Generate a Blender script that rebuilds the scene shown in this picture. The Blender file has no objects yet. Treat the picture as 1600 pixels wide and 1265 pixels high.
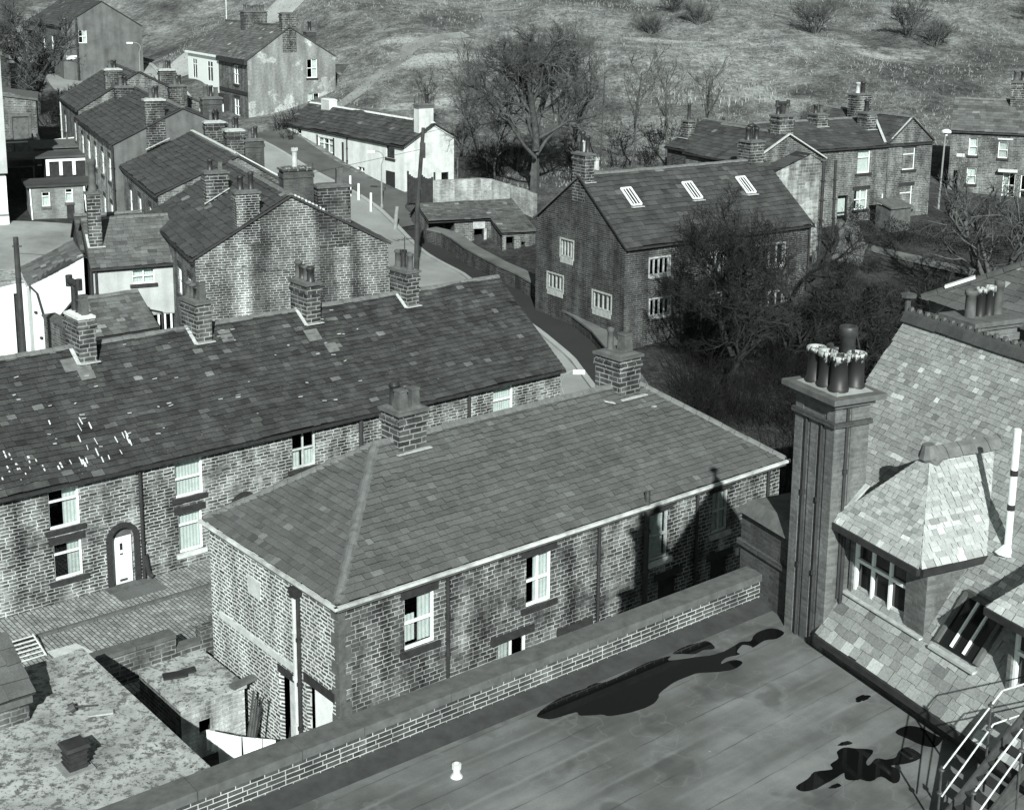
import bpy, math, random
import numpy as np
from mathutils import Vector, Matrix, noise as mnoise
from mathutils.geometry import tessellate_polygon

SC = bpy.context.scene
COL = SC.collection
rnd = random.Random(11)
rad = math.radians

# ------------------------------------------------------------------ camera
cam_d = bpy.data.cameras.new('camera')
cam = bpy.data.objects.new('camera', cam_d)
COL.objects.link(cam)
cam_d.sensor_width = 36.0
cam_d.lens = 2158.36 / 1600 * 36.0
cam_d.shift_y = -(632.5 - 415.0) / 1600
cam_d.clip_end = 2000
_p, _r = 0.2063, -0.0094
_F = Vector((0, math.cos(_p), -math.sin(_p)))
_R0 = Vector((1, 0, 0)); _D0 = Vector((0, -math.sin(_p), -math.cos(_p)))
_R = _R0 * math.cos(_r) + _D0 * math.sin(_r)
_D = -_R0 * math.sin(_r) + _D0 * math.cos(_r)
_m = Matrix((_R, -_D, -_F)).transposed().to_4x4()
_m.translation = (0, 0, 21.3)
cam.matrix_world = _m
SC.camera = cam

# ------------------------------------------------------------------ light
SUN_EL = 30.5
SH = Vector((0.07, -0.9975, 0)).normalized()          # horizontal direction towards the sun
S = Vector((SH.x * math.cos(rad(SUN_EL)), SH.y * math.cos(rad(SUN_EL)), math.sin(rad(SUN_EL))))
sun_d = bpy.data.lights.new('sun', 'SUN')
sun_d.energy = 5.0
sun_d.angle = rad(0.5)
sun_d.color = (1.0, 0.985, 0.96)
sun = bpy.data.objects.new('sun', sun_d)
COL.objects.link(sun)
sun.rotation_euler = S.to_track_quat('Z', 'Y').to_euler()
sun.location = (0, 0, 80)
W = bpy.data.worlds.new('World')
SC.world = W
W.use_nodes = True
nt = W.node_tree
nt.nodes.clear()
sky = nt.nodes.new('ShaderNodeTexSky')
sky.sky_type = 'NISHITA'; sky.sun_disc = False
sky.sun_elevation = rad(SUN_EL)
sky.sun_rotation = math.atan2(S.x, S.y)
bw = nt.nodes.new('ShaderNodeRGBToBW')
tn = nt.nodes.new('ShaderNodeMixRGB'); tn.blend_type = 'MULTIPLY'; tn.inputs[0].default_value = 1
tn.inputs[2].default_value = (0.90, 1.0, 0.97, 1)
bg = nt.nodes.new('ShaderNodeBackground'); bg.inputs[1].default_value = 0.06
wo = nt.nodes.new('ShaderNodeOutputWorld')
nt.links.new(sky.outputs[0], bw.inputs[0]); nt.links.new(bw.outputs[0], tn.inputs[1])
nt.links.new(tn.outputs[0], bg.inputs[0]); nt.links.new(bg.outputs[0], wo.inputs[0])
SC.view_settings.view_transform = 'Standard'
SC.view_settings.look = 'None'
SC.view_settings.exposure = 0.6
SC.view_settings.gamma = 1.0

# ------------------------------------------------------------------ materials
def g(v):
    """black-and-white print with a faint cool tone"""
    return (v * 0.905, v, v * 0.972, 1)

class NT:
    def __init__(s, name):
        s.m = bpy.data.materials.new(name); s.m.use_nodes = True
        s.t = s.m.node_tree; s.t.nodes.clear()
        s.out = s.n('ShaderNodeOutputMaterial'); s.b = s.n('ShaderNodeBsdfPrincipled')
        s.l(s.b.outputs[0], s.out.inputs[0])
        s.b.inputs['Specular IOR Level'].default_value = 0.25
    def n(s, t): return s.t.nodes.new(t)
    def l(s, a, b): s.t.links.new(a, b)
    def val(s, sock, v):
        if isinstance(v, bpy.types.NodeSocket): s.l(v, sock)
        else: sock.default_value = v
    def uv(s): return s.n('ShaderNodeUVMap').outputs[0]
    def pos(s):
        return s.n('ShaderNodeNewGeometry').outputs['Position']
    def obj(s): return s.n('ShaderNodeTexCoord').outputs['Object']
    def mapg(s, vec, scale=(1, 1, 1), loc=(0, 0, 0), rot=(0, 0, 0)):
        k = s.n('ShaderNodeMapping'); s.l(vec, k.inputs[0])
        k.inputs[1].default_value = loc; k.inputs[2].default_value = rot; k.inputs[3].default_value = scale
        return k.outputs[0]
    def noise(s, vec, sc, det=4, rough=.55, fac=True):
        k = s.n('ShaderNodeTexNoise'); s.l(vec, k.inputs['Vector'])
        k.inputs['Scale'].default_value = sc; k.inputs['Detail'].default_value = det; k.inputs['Roughness'].default_value = rough
        return k.outputs[0 if fac else 1]
    def ramp(s, f, pts):
        k = s.n('ShaderNodeValToRGB'); s.l(f, k.inputs[0])
        e = k.color_ramp.elements
        while len(e) < len(pts): e.new(.5)
        for el, (p, c) in zip(e, pts):
            el.position = p; el.color = c if isinstance(c, tuple) else g(c)
        return k.outputs[0]
    def mr(s, f, a, b, c, d):
        k = s.n('ShaderNodeMapRange'); s.val(k.inputs[0], f)
        for i, v in enumerate((a, b, c, d)): k.inputs[i + 1].default_value = v
        return k.outputs[0]
    def math(s, op, a, b=0.0):
        k = s.n('ShaderNodeMath'); k.operation = op; s.val(k.inputs[0], a); s.val(k.inputs[1], b)
        return k.outputs[0]
    def mix(s, f, a, b, mode='MIX'):
        k = s.n('ShaderNodeMixRGB'); k.blend_type = mode
        s.val(k.inputs[0], f); s.val(k.inputs[1], a); s.val(k.inputs[2], b)
        return k.outputs[0]
    def mulv(s, col, f): return s.mix(1.0, col, s.comb(f), 'MULTIPLY')
    def comb(s, f):
        k = s.n('ShaderNodeCombineColor')
        for i in range(3): s.val(k.inputs[i], f)
        return k.outputs[0]
    def attr(s, nm):
        k = s.n('ShaderNodeAttribute'); k.attribute_name = nm
        return k.outputs['Fac']
    def bump(s, h, st=.4, d=.02):
        k = s.n('ShaderNodeBump'); k.inputs['Strength'].default_value = st; k.inputs['Distance'].default_value = d
        s.l(h, k.inputs['Height']); s.l(k.outputs[0], s.b.inputs['Normal'])
    def done(s, col, rough=.9):
        s.val(s.b.inputs['Base Color'], col); s.val(s.b.inputs['Roughness'], rough)
        return s.m

def m_plain(name, v, rough=.8, var=.25, sc=6.0, spec=.25, bump=0.0):
    t = NT(name); n = t.noise(t.obj(), sc, 5, .65)
    t.b.inputs['Specular IOR Level'].default_value = spec
    if bump: t.bump(n, bump, .02)
    return t.done(t.mix(t.mr(n, .3, .7, 0, 1), g(v * (1 - var)), g(v * (1 + var))), rough)

def m_stone(name, c1, c2, mort, bw_=.42, bh=.2, ms=.018, dist=.03, patch=.5, streak=.5, mvar=.6, dsc=2.5, fine=.35):
    """coursed stone or brick with pale pointing, soot and lime streaks"""
    t = NT(name); uv = t.uv()
    d = t.noise(uv, dsc, 3, .6, False)
    dv = t.mix(1.0, d, (0.5, 0.5, 0.5, 1), 'SUBTRACT')
    sc = t.n('ShaderNodeVectorMath'); sc.operation = 'SCALE'; t.l(dv, sc.inputs[0]); sc.inputs[3].default_value = dist * 2
    ad = t.n('ShaderNodeVectorMath'); ad.operation = 'ADD'; t.l(uv, ad.inputs[0]); t.l(sc.outputs[0], ad.inputs[1])
    b = t.n('ShaderNodeTexBrick'); t.l(ad.outputs[0], b.inputs['Vector'])
    b.inputs['Color1'].default_value = g(c1); b.inputs['Color2'].default_value = g(c2); b.inputs['Mortar'].default_value = g(0)
    b.inputs['Scale'].default_value = 1; b.inputs['Mortar Size'].default_value = ms; b.inputs['Mortar Smooth'].default_value = .25
    b.inputs['Bias'].default_value = -.1; b.inputs['Brick Width'].default_value = bw_; b.inputs['Row Height'].default_value = bh
    b.offset = .47; b.squash = 1.35; b.squash_frequency = 3
    big = t.noise(t.mapg(uv, (1, 1, 1)), .55, 4, .6)
    st = t.noise(t.mapg(uv, (1.1, .16, 1), (3.1, 0, 0)), 1.6, 3, .55)
    fn = t.noise(uv, 14, 4, .7)
    body = t.mulv(b.outputs['Color'], t.mr(big, .3, .7, 1 - patch, 1 + patch))
    body = t.mulv(body, t.mr(st, .35, .68, 1 - streak, 1 + streak))
    body = t.mulv(body, t.mr(fn, .25, .75, 1 - fine, 1 + fine))
    mm = t.mr(t.noise(uv, 1.1, 4, .65), .35, .62, 1 - mvar, 1)
    mm = t.math('MULTIPLY', mm, t.mr(st, .3, .6, .55, 1.05))
    mo = t.mulv(g(mort), mm)
    fac = t.math('MULTIPLY', b.outputs['Fac'], t.mr(fn, .2, .5, .5, 1.0))
    lime = t.math('MULTIPLY', t.mr(st, .62, .78, 0, .8), t.mr(fn, .3, .6, .3, 1))
    col = t.mix(fac, body, mo)
    col = t.mix(t.math('MULTIPLY', lime, streak), col, g(min(.6, mort * .9)))
    t.bump(t.math('ADD', t.math('MULTIPLY', fn, .35), t.math('SUBTRACT', 1.0, b.outputs['Fac'])), .55, .02)
    return t.done(col, .92)

def m_slate(name, v, var=.35, speck=.25, rough=.6, spec=.3, patch=.3):
    t = NT(name); o = t.obj()
    t.b.inputs['Specular IOR Level'].default_value = spec
    tint = t.attr('tint'); n = t.noise(o, 1.1, 5, .6); f = t.noise(o, 22, 4, .7)
    c = t.mulv(g(v), tint)
    c = t.mulv(c, t.mr(n, .3, .7, 1 - patch, 1 + patch))
    c = t.mulv(c, t.mr(f, .25, .75, 1 - var, 1 + var))
    sp = t.noise(o, 9, 3, .75); sp2 = t.noise(o, .5, 3, .6)
    m = t.math('MULTIPLY', t.mr(sp, .66, .72, 0, 1), t.mr(sp2, .45, .6, 0, 1))
    c = t.mix(t.math('MULTIPLY', m, speck), c, g(.5))
    t.bump(f, .35, .01)
    return t.done(c, rough)

def m_render(name, v, dirt=.3, bumpy=.3):
    t = NT(name); o = t.obj()
    n = t.noise(o, .9, 5, .65); f = t.noise(o, 16, 4, .7); s_ = t.noise(t.mapg(o, (1.3, 1.3, .12)), 1.7, 3, .5)
    c = t.mulv(g(v), t.mr(n, .3, .65, 1 - dirt, 1.05)); c = t.mulv(c, t.mr(f, .25, .6, .82, 1.05))
    c = t.mulv(c, t.mr(s_, .3, .55, 1 - dirt * .8, 1))
    t.bump(f, bumpy, .02)
    return t.done(c, .9)

M = {}
M['terrace_stone'] = m_stone('terrace_stone', .045, .16, .55, .31, .124, .019, .045, .55, .8, .7)
M['hip_stone'] = m_stone('hip_stone', .045, .125, .50, .26, .13, .014, .03, .55, .75, .8)
M['rubble'] = m_stone('rubble', .05, .18, .76, .27, .115, .028, .06, .3, .4, .2, 3.2)
M['dark_stone'] = m_stone('dark_stone', .024, .055, .20, .42, .115, .014, .02, .35, .4, .6)
M['grey_stone'] = m_stone('grey_stone', .06, .13, .34, .32, .13, .015, .03, .4, .45, .6)
M['chimney_stone'] = m_stone('chimney_stone', .028, .085, .36, .44, .17, .022, .03, .45, .5, .6)
M['yard_stone'] = m_stone('yard_stone', .05, .13, .3, .34, .15, .022, .05, .5, .5, .7)
M['gable_brick'] = m_stone('gable_brick', .045, .10, .50, .3, .115, .017, .012, .5, .9, .5)
M['flue_brick'] = m_stone('flue_brick', .05, .13, .5, .26, .1, .017, .012, .5, .8, .5)
M['parapet_brick'] = m_stone('parapet_brick', .035, .085, .55, .235, .08, .0085, .006, .4, .3, .3)
M['school_brick'] = m_stone('school_brick', .10, .15, .19, .235, .08, .008, .004, .25, .25, .4)
M['school_brick_dark'] = m_stone('school_brick_dark', .045, .075, .10, .235, .08, .008, .004, .25, .25, .4)
M['shed_brick'] = m_stone('shed_brick', .15, .21, .28, .24, .085, .01, .01, .25, .2, .4)
M['stone_black'] = m_plain('stone_black', .028, .8, .35, 5, .3, .3)
M['stone_pale'] = m_plain('stone_pale', .34, .9, .3, 5, .2, .4)
M['coping'] = m_plain('coping', .10, .9, .3, 4, .2, .3)
M['white_paint'] = m_plain('white_paint', .80, .5, .1, 5, .4)
M['offwhite'] = m_plain('offwhite', .5, .7, .22, 3, .3)
M['black_paint'] = m_plain('black_paint', .02, .5, .3, 6, .4)
M['gutter_dark'] = m_plain('gutter_dark', .03, .6, .4, 3, .3)
M['gutter_pale'] = m_plain('gutter_pale', .5, .7, .5, 1.5, .3)
M['lead'] = m_plain('lead', .42, .6, .25, 6, .3)
M['iron'] = m_plain('iron', .05, .5, .4, 8, .5)
M['rail_metal'] = m_plain('rail_metal', .55, .35, .3, 8, .6)
M['timber'] = m_plain('timber', .09, .9, .4, 3, .2, .3)
M['timber_dark'] = m_plain('timber_dark', .03, .9, .4, 3, .2, .3)
M['pole_wood'] = m_plain('pole_wood', .045, .9, .4, 2, .2, .3)
M['concrete'] = m_plain('concrete', .22, .9, .2, 4, .2, .2)
M['pot_clay'] = m_plain('pot_clay', .085, .8, .4, 3, .25)
M['pot_pale'] = m_plain('pot_pale', .38, .8, .35, 3, .25)
M['pot_dark'] = m_plain('pot_dark', .03, .45, .5, 4, .4)
M['cloth'] = m_plain('cloth', .82, .9, .06, 3, .1)
M['curtain'] = m_plain('curtain', .55, .95, .12, 6, .1)
M['net'] = m_plain('net', .42, .95, .25, 6, .1)
M['whitewash'] = m_render('whitewash', .70, .2, .3)
M['whitewash_old'] = m_render('whitewash_old', .58, .28, .6)
M['cream_render'] = m_render('cream_render', .44, .22, .3)
M['bark'] = m_plain('bark', .07, .95, .45, 3, .1, .5)
M['bark_pale'] = m_plain('bark_pale', .13, .95, .45, 3, .1, .5)
M['twig'] = m_plain('twig', .085, .95, .4, 2, .1)
M['twig_dark'] = m_plain('twig_dark', .026, .95, .4, 2, .1)
M['slate_terrace'] = m_slate('slate_terrace', .046, .4, .55, .65, .3, .4)
M['slate_hip'] = m_slate('slate_hip', .095, .28, .12, .65, .25, .15)
M['slate_school'] = m_slate('slate_school', .25, .28, .2, .42, .6, .12)
M['slate_row'] = m_slate('slate_row', .055, .28, .15, .65, .3, .25)
M['slate_manor'] = m_slate('slate_manor', .052, .35, .3, .65, .3, .3)
M['slate_far'] = m_slate('slate_far', .10, .3, .15, .65, .25, .25)
M['ridge'] = m_plain('ridge', .13, .8, .3, 4, .25, .2)
M['ridge_dark'] = m_plain('ridge_dark', .06, .8, .3, 4, .25, .2)
M['mortar'] = m_plain('mortar', .55, .95, .25, 9, .1, .4)

def m_glass():
    t = NT('window_glass')
    t.t.nodes.remove(t.b)
    tr = t.n('ShaderNodeBsdfTransparent'); tr.inputs[0].default_value = (.86, .9, .89, 1)
    gl = t.n('ShaderNodeBsdfGlossy'); gl.inputs['Roughness'].default_value = .04; gl.inputs[0].default_value = (.9, .95, .93, 1)
    f = t.n('ShaderNodeLayerWeight'); f.inputs[0].default_value = .25
    mx = t.n('ShaderNodeMixShader'); t.l(t.mr(f.outputs[1], 0, 1, .05, .35), mx.inputs[0])
    t.l(tr.outputs[0], mx.inputs[1]); t.l(gl.outputs[0], mx.inputs[2]); t.l(mx.outputs[0], t.out.inputs[0])
    return t.m
M['glass'] = m_glass()

def m_stucco():
    """far gable: grey stucco fallen away in pale patches"""
    t = NT('flaking_stucco'); uv = t.uv()
    n = t.noise(uv, .42, 6, .62); f = t.noise(uv, 5, 5, .7); st = t.noise(t.mapg(uv, (1.2, .2, 1)), 1.1, 4, .6)
    sep = t.n('ShaderNodeSeparateXYZ'); t.l(uv, sep.inputs[0])
    low = t.mr(sep.outputs[1], 7.5, 10.6, .13, -.03)
    k = t.math('ADD', n, low)
    base = t.mulv(g(.20), t.mr(f, .3, .7, .7, 1.25)); base = t.mulv(base, t.mr(st, .35, .65, .7, 1.2))
    pale = t.mulv(g(.42), t.mr(f, .3, .7, .55, 1.15)); pale = t.mulv(pale, t.mr(st, .3, .65, .6, 1.15))
    t.bump(f, .4, .03)
    return t.done(t.mix(t.mr(k, .545, .585, 0, 1), base, pale), .95)
M['stucco'] = m_stucco()

def m_felt():
    t = NT('roofing_felt'); o = t.pos()
    n = t.noise(o, .35, 5, .6); m_ = t.noise(t.mapg(o, (1, 1, 1), (0, 0, 0), (0, 0, rad(-39.7))), 1.1, 4, .6)
    st = t.noise(t.mapg(t.mapg(o, rot=(0, 0, rad(-39.65))), (.35, 2.6, 1)), .5, 4, .6); f = t.noise(o, 40, 3, .7)
    c = t.mix(t.mr(n, .35, .65, 0, 1), g(.08), g(.155))
    c = t.mulv(c, t.mr(m_, .3, .7, .8, 1.25)); c = t.mulv(c, t.mr(st, .35, .65, .78, 1.3)); c = t.mulv(c, t.mr(f, .3, .7, .88, 1.12))
    lap = t.mapg(o, rot=(0, 0, rad(-40.5))); sl_ = t.n('ShaderNodeSeparateXYZ'); t.l(lap, sl_.inputs[0])
    wv = t.math('ADD', sl_.outputs[1], t.math('MULTIPLY', t.noise(lap, .8, 3, .6), .12))
    md = t.math('PINGPONG', wv, .46)
    c = t.mix(t.math('MULTIPLY', t.mr(md, .0, .018, 1, 0), t.mr(t.noise(o, 1.5, 4, .6), .35, .6, .1, .75)), c, g(.035))
    c = t.mix(t.math('MULTIPLY', t.mr(md, .40, .46, 0, 1), t.mr(t.noise(o, .45, 4, .6), .42, .62, 0, .55)), c, g(.22))
    ring = t.noise(o, .95, 3, .55); rg = t.mr(t.math('ABSOLUTE', t.math('SUBTRACT', ring, .56)), 0, .012, 1, 0)
    c = t.mix(t.math('MULTIPLY', rg, .22), c, g(.24)); c = t.mix(t.mr(ring, .60, .66, 0, .45), c, g(.05))
    sp = t.noise(o, 4.2, 4, .8)
    c = t.mix(t.mr(sp, .70, .735, 0, .7), c, g(.4))
    t.bump(f, .2, .005)
    return t.done(c, .75)
M['felt'] = m_felt()
def m_water():
    t = NT('puddle_water'); t.b.inputs['Specular IOR Level'].default_value = .22
    n = t.noise(t.pos(), 2.0, 2, .5); t.bump(n, .03, .01)
    return t.done(g(.006), .03)
M['water'] = m_water()

def m_ground():
    t = NT('rough_ground'); o = t.pos()
    a = t.noise(o, .06, 6, .62); b = t.noise(o, .4, 6, .68); c_ = t.noise(o, 3.2, 5, .75)
    tus = t.noise(t.mapg(o, (1, 1, 1.6)), 1.2, 4, .7)
    sep = t.n('ShaderNodeSeparateXYZ'); t.l(o, sep.inputs[0])
    hill = t.math('MINIMUM', t.mr(sep.outputs[1], 100, 125, 0, 1), t.math('MAXIMUM', t.mr(sep.outputs[0], -32, -22, .25, 1), t.mr(sep.outputs[1], 132, 150, 0, 1)))
    lo = t.mix(t.mr(b, .35, .65, 0, 1), g(.016), g(.05))
    hi = t.mix(t.mr(a, .38, .62, 0, 1), g(.07), g(.22))
    hi = t.mulv(hi, t.mr(b, .32, .68, .55, 1.4)); hi = t.mulv(hi, t.mr(tus, .35, .7, .6, 1.35))
    ny = t.noise(t.mapg(o, (.35, 1.0, .5)), .14, 5, .65)
    hi = t.mix(t.mr(ny, .58, .66, 0, .75), hi, g(.34))
    c = t.mix(hill, lo, hi); c = t.mulv(c, t.mr(c_, .3, .7, .55, 1.4))
    t.bump(t.math('ADD', t.math('MULTIPLY', c_, .4), tus), .9, .25)
    return t.done(c, .97)
M['ground'] = m_ground()
def m_asph(name, v, pv=.2):
    t = NT(name); o = t.pos(); n = t.noise(o, .3, 5, .6); f = t.noise(o, 30, 4, .7)
    c = t.mulv(g(v), t.mr(n, .3, .7, 1 - pv, 1 + pv)); c = t.mulv(c, t.mr(f, .3, .7, .85, 1.15)); t.bump(f, .25, .01)
    return t.done(c, .9)
M['road'] = m_asph('road_asphalt', .25); M['tarmac'] = m_asph('dark_tarmac', .028, .15)
M['path'] = m_asph('trodden_path', .12, .4); M['kerb'] = m_asph('kerb_stone', .30); M['verge'] = m_asph('dry_verge', .085, .4)
M['lawn'] = m_asph('yard_grass', .22, .35)
def m_cobble():
    t = NT('cobbles'); uv = t.mapg(t.uv(), rot=(0, 0, rad(90)))
    d = t.noise(uv, 1.2, 3, .6, False); dv = t.mix(1.0, d, (.5, .5, .5, 1), 'SUBTRACT')
    sc = t.n('ShaderNodeVectorMath'); sc.operation = 'SCALE'; t.l(dv, sc.inputs[0]); sc.inputs[3].default_value = .05
    ad = t.n('ShaderNodeVectorMath'); ad.operation = 'ADD'; t.l(uv, ad.inputs[0]); t.l(sc.outputs[0], ad.inputs[1])
    b = t.n('ShaderNodeTexBrick'); t.l(ad.outputs[0], b.inputs['Vector'])
    b.inputs['Color1'].default_value = g(.20); b.inputs['Color2'].default_value = g(.34); b.inputs['Mortar'].default_value = g(.035)
    b.inputs['Scale'].default_value = 1; b.inputs['Mortar Size'].default_value = .014; b.inputs['Mortar Smooth'].default_value = .5
    b.inputs['Brick Width'].default_value = .25; b.inputs['Row Height'].default_value = .145
    n = t.noise(uv, .8, 4, .6); f = t.noise(uv, 20, 3, .7)
    c = t.mulv(b.outputs['Color'], t.mr(n, .3, .7, .65, 1.35)); c = t.mulv(c, t.mr(f, .3, .7, .85, 1.15))
    t.bump(t.math('SUBTRACT', 1.0, b.outputs['Fac']), .8, .03)
    return t.done(c, .75)
M['cobble'] = m_cobble()
def m_lichen():
    """flat concrete roof crusted with pale lichen and dark moss"""
    t = NT('crusted_concrete'); o = t.pos()
    n = t.noise(o, .7, 5, .65); k = t.noise(o, 8, 5, .75); f = t.noise(o, 3.4, 6, .78)
    c = t.mix(t.mr(n, .35, .65, 0, 1), g(.24), g(.46))
    c = t.mix(t.mr(f, .50, .57, 0, .9), c, g(.10)); c = t.mix(t.mr(k, .57, .62, 0, .9), c, g(.04))
    t.bump(k, .5, .02)
    return t.done(c, .95)
M['lichen'] = m_lichen()
def m_pot_lime():
    t = NT('splashed_pot'); o = t.obj(); t.b.inputs['Specular IOR Level'].default_value = .4
    tc = t.uv(); sep = t.n('ShaderNodeSeparateXYZ'); t.l(tc, sep.inputs[0])
    n = t.noise(t.mapg(o, (1, 1, .3)), 13, 5, .7)
    k = t.math('ADD', t.mr(sep.outputs[1], .35, 1.0, -.3, .09), n)
    return t.done(t.mix(t.mr(k, .525, .56, 0, 1), g(.02), g(.36)), .5)
M['pot_lime'] = m_pot_lime()
M['slate_deck'] = m_plain('slate_deck', .03, .95, .2, 3, .1)
M['moor_grass'] = m_plain('moor_grass', .20, .95, .5, .4, .1)
M['moor_dark'] = m_plain('moor_dark', .07, .95, .5, .4, .1)
M['dark_glazing'] = m_plain('dark_glazing', .012, .12, .2, 2, .5)

M['sooty_stone'] = m_stone('sooty_stone', .022, .06, .26, .36, .15, .018, .02, .45, .5, .7)
def m_streaked_gable():
    """brick gable with the long-settled lime and soot runs below its two flues"""
    m = m_stone('streaked_gable', .05, .115, .50, .3, .118, .017, .012, .45, .5, .5); m.name = 'streaked_gable'
    nt_ = m.node_tree; N_ = nt_.nodes; b = [n for n in N_ if n.type == 'BSDF_PRINCIPLED'][0]; src = b.inputs['Base Color'].links[0].from_socket
    uvn = N_.new('ShaderNodeUVMap'); nz = N_.new('ShaderNodeTexNoise'); nz.inputs['Scale'].default_value = 1.2; nz.inputs['Detail'].default_value = 5
    mp = N_.new('ShaderNodeMapping'); mp.inputs[3].default_value = (1, .35, 1); nt_.links.new(uvn.outputs[0], mp.inputs[0]); nt_.links.new(mp.outputs[0], nz.inputs['Vector'])
    sep = N_.new('ShaderNodeSeparateXYZ'); nt_.links.new(uvn.outputs[0], sep.inputs[0])
    a = N_.new('ShaderNodeMath'); a.operation = 'MULTIPLY_ADD'; nt_.links.new(nz.outputs[0], a.inputs[0]); a.inputs[1].default_value = .9; nt_.links.new(sep.outputs[0], a.inputs[2])
    d = N_.new('ShaderNodeMath'); d.operation = 'DIVIDE'; nt_.links.new(a.outputs[0], d.inputs[0]); d.inputs[1].default_value = 10.0
    r = N_.new('ShaderNodeValToRGB'); nt_.links.new(d.outputs[0], r.inputs[0]); e = r.color_ramp.elements
    pts = [(0, .9), (.15, 1.0), (.215, 1.0), (.24, 1.55), (.275, 1.6), (.315, .45), (.36, .35), (.42, .95), (.58, 1.0), (.635, .45), (.70, .4), (.735, 1.15), (.78, 1.1), (.80, .5), (.86, .9), (1, 1)]
    while len(e) < len(pts): e.new(.5)
    for el, (p, v) in zip(e, pts): el.position = p; el.color = (v, v, v, 1)
    mx = N_.new('ShaderNodeMixRGB'); mx.blend_type = 'MULTIPLY'; mx.inputs[0].default_value = 1; nt_.links.new(src, mx.inputs[1]); nt_.links.new(r.outputs[0], mx.inputs[2]); nt_.links.new(mx.outputs[0], b.inputs['Base Color'])
    return m
M['streaked_gable'] = m_streaked_gable()
M['pale_wall_stone'] = m_stone('pale_wall_stone', .30, .44, .50, .3, .13, .02, .05, .5, .6, .5)
M['silt'] = m_asph('silt', .19, .4)
M['moor_bright'] = m_plain('moor_bright', .27, .95, .4, .4, .1)
M['slate_bay'] = m_slate('slate_bay', .34, .25, .2, .42, .6, .1)  # lighter copy of slate_school, putting the bay roof's sunlit glare into its colour
M['brush'] = m_plain('brush', .014, .95, .5, 1.5, .1)
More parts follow.
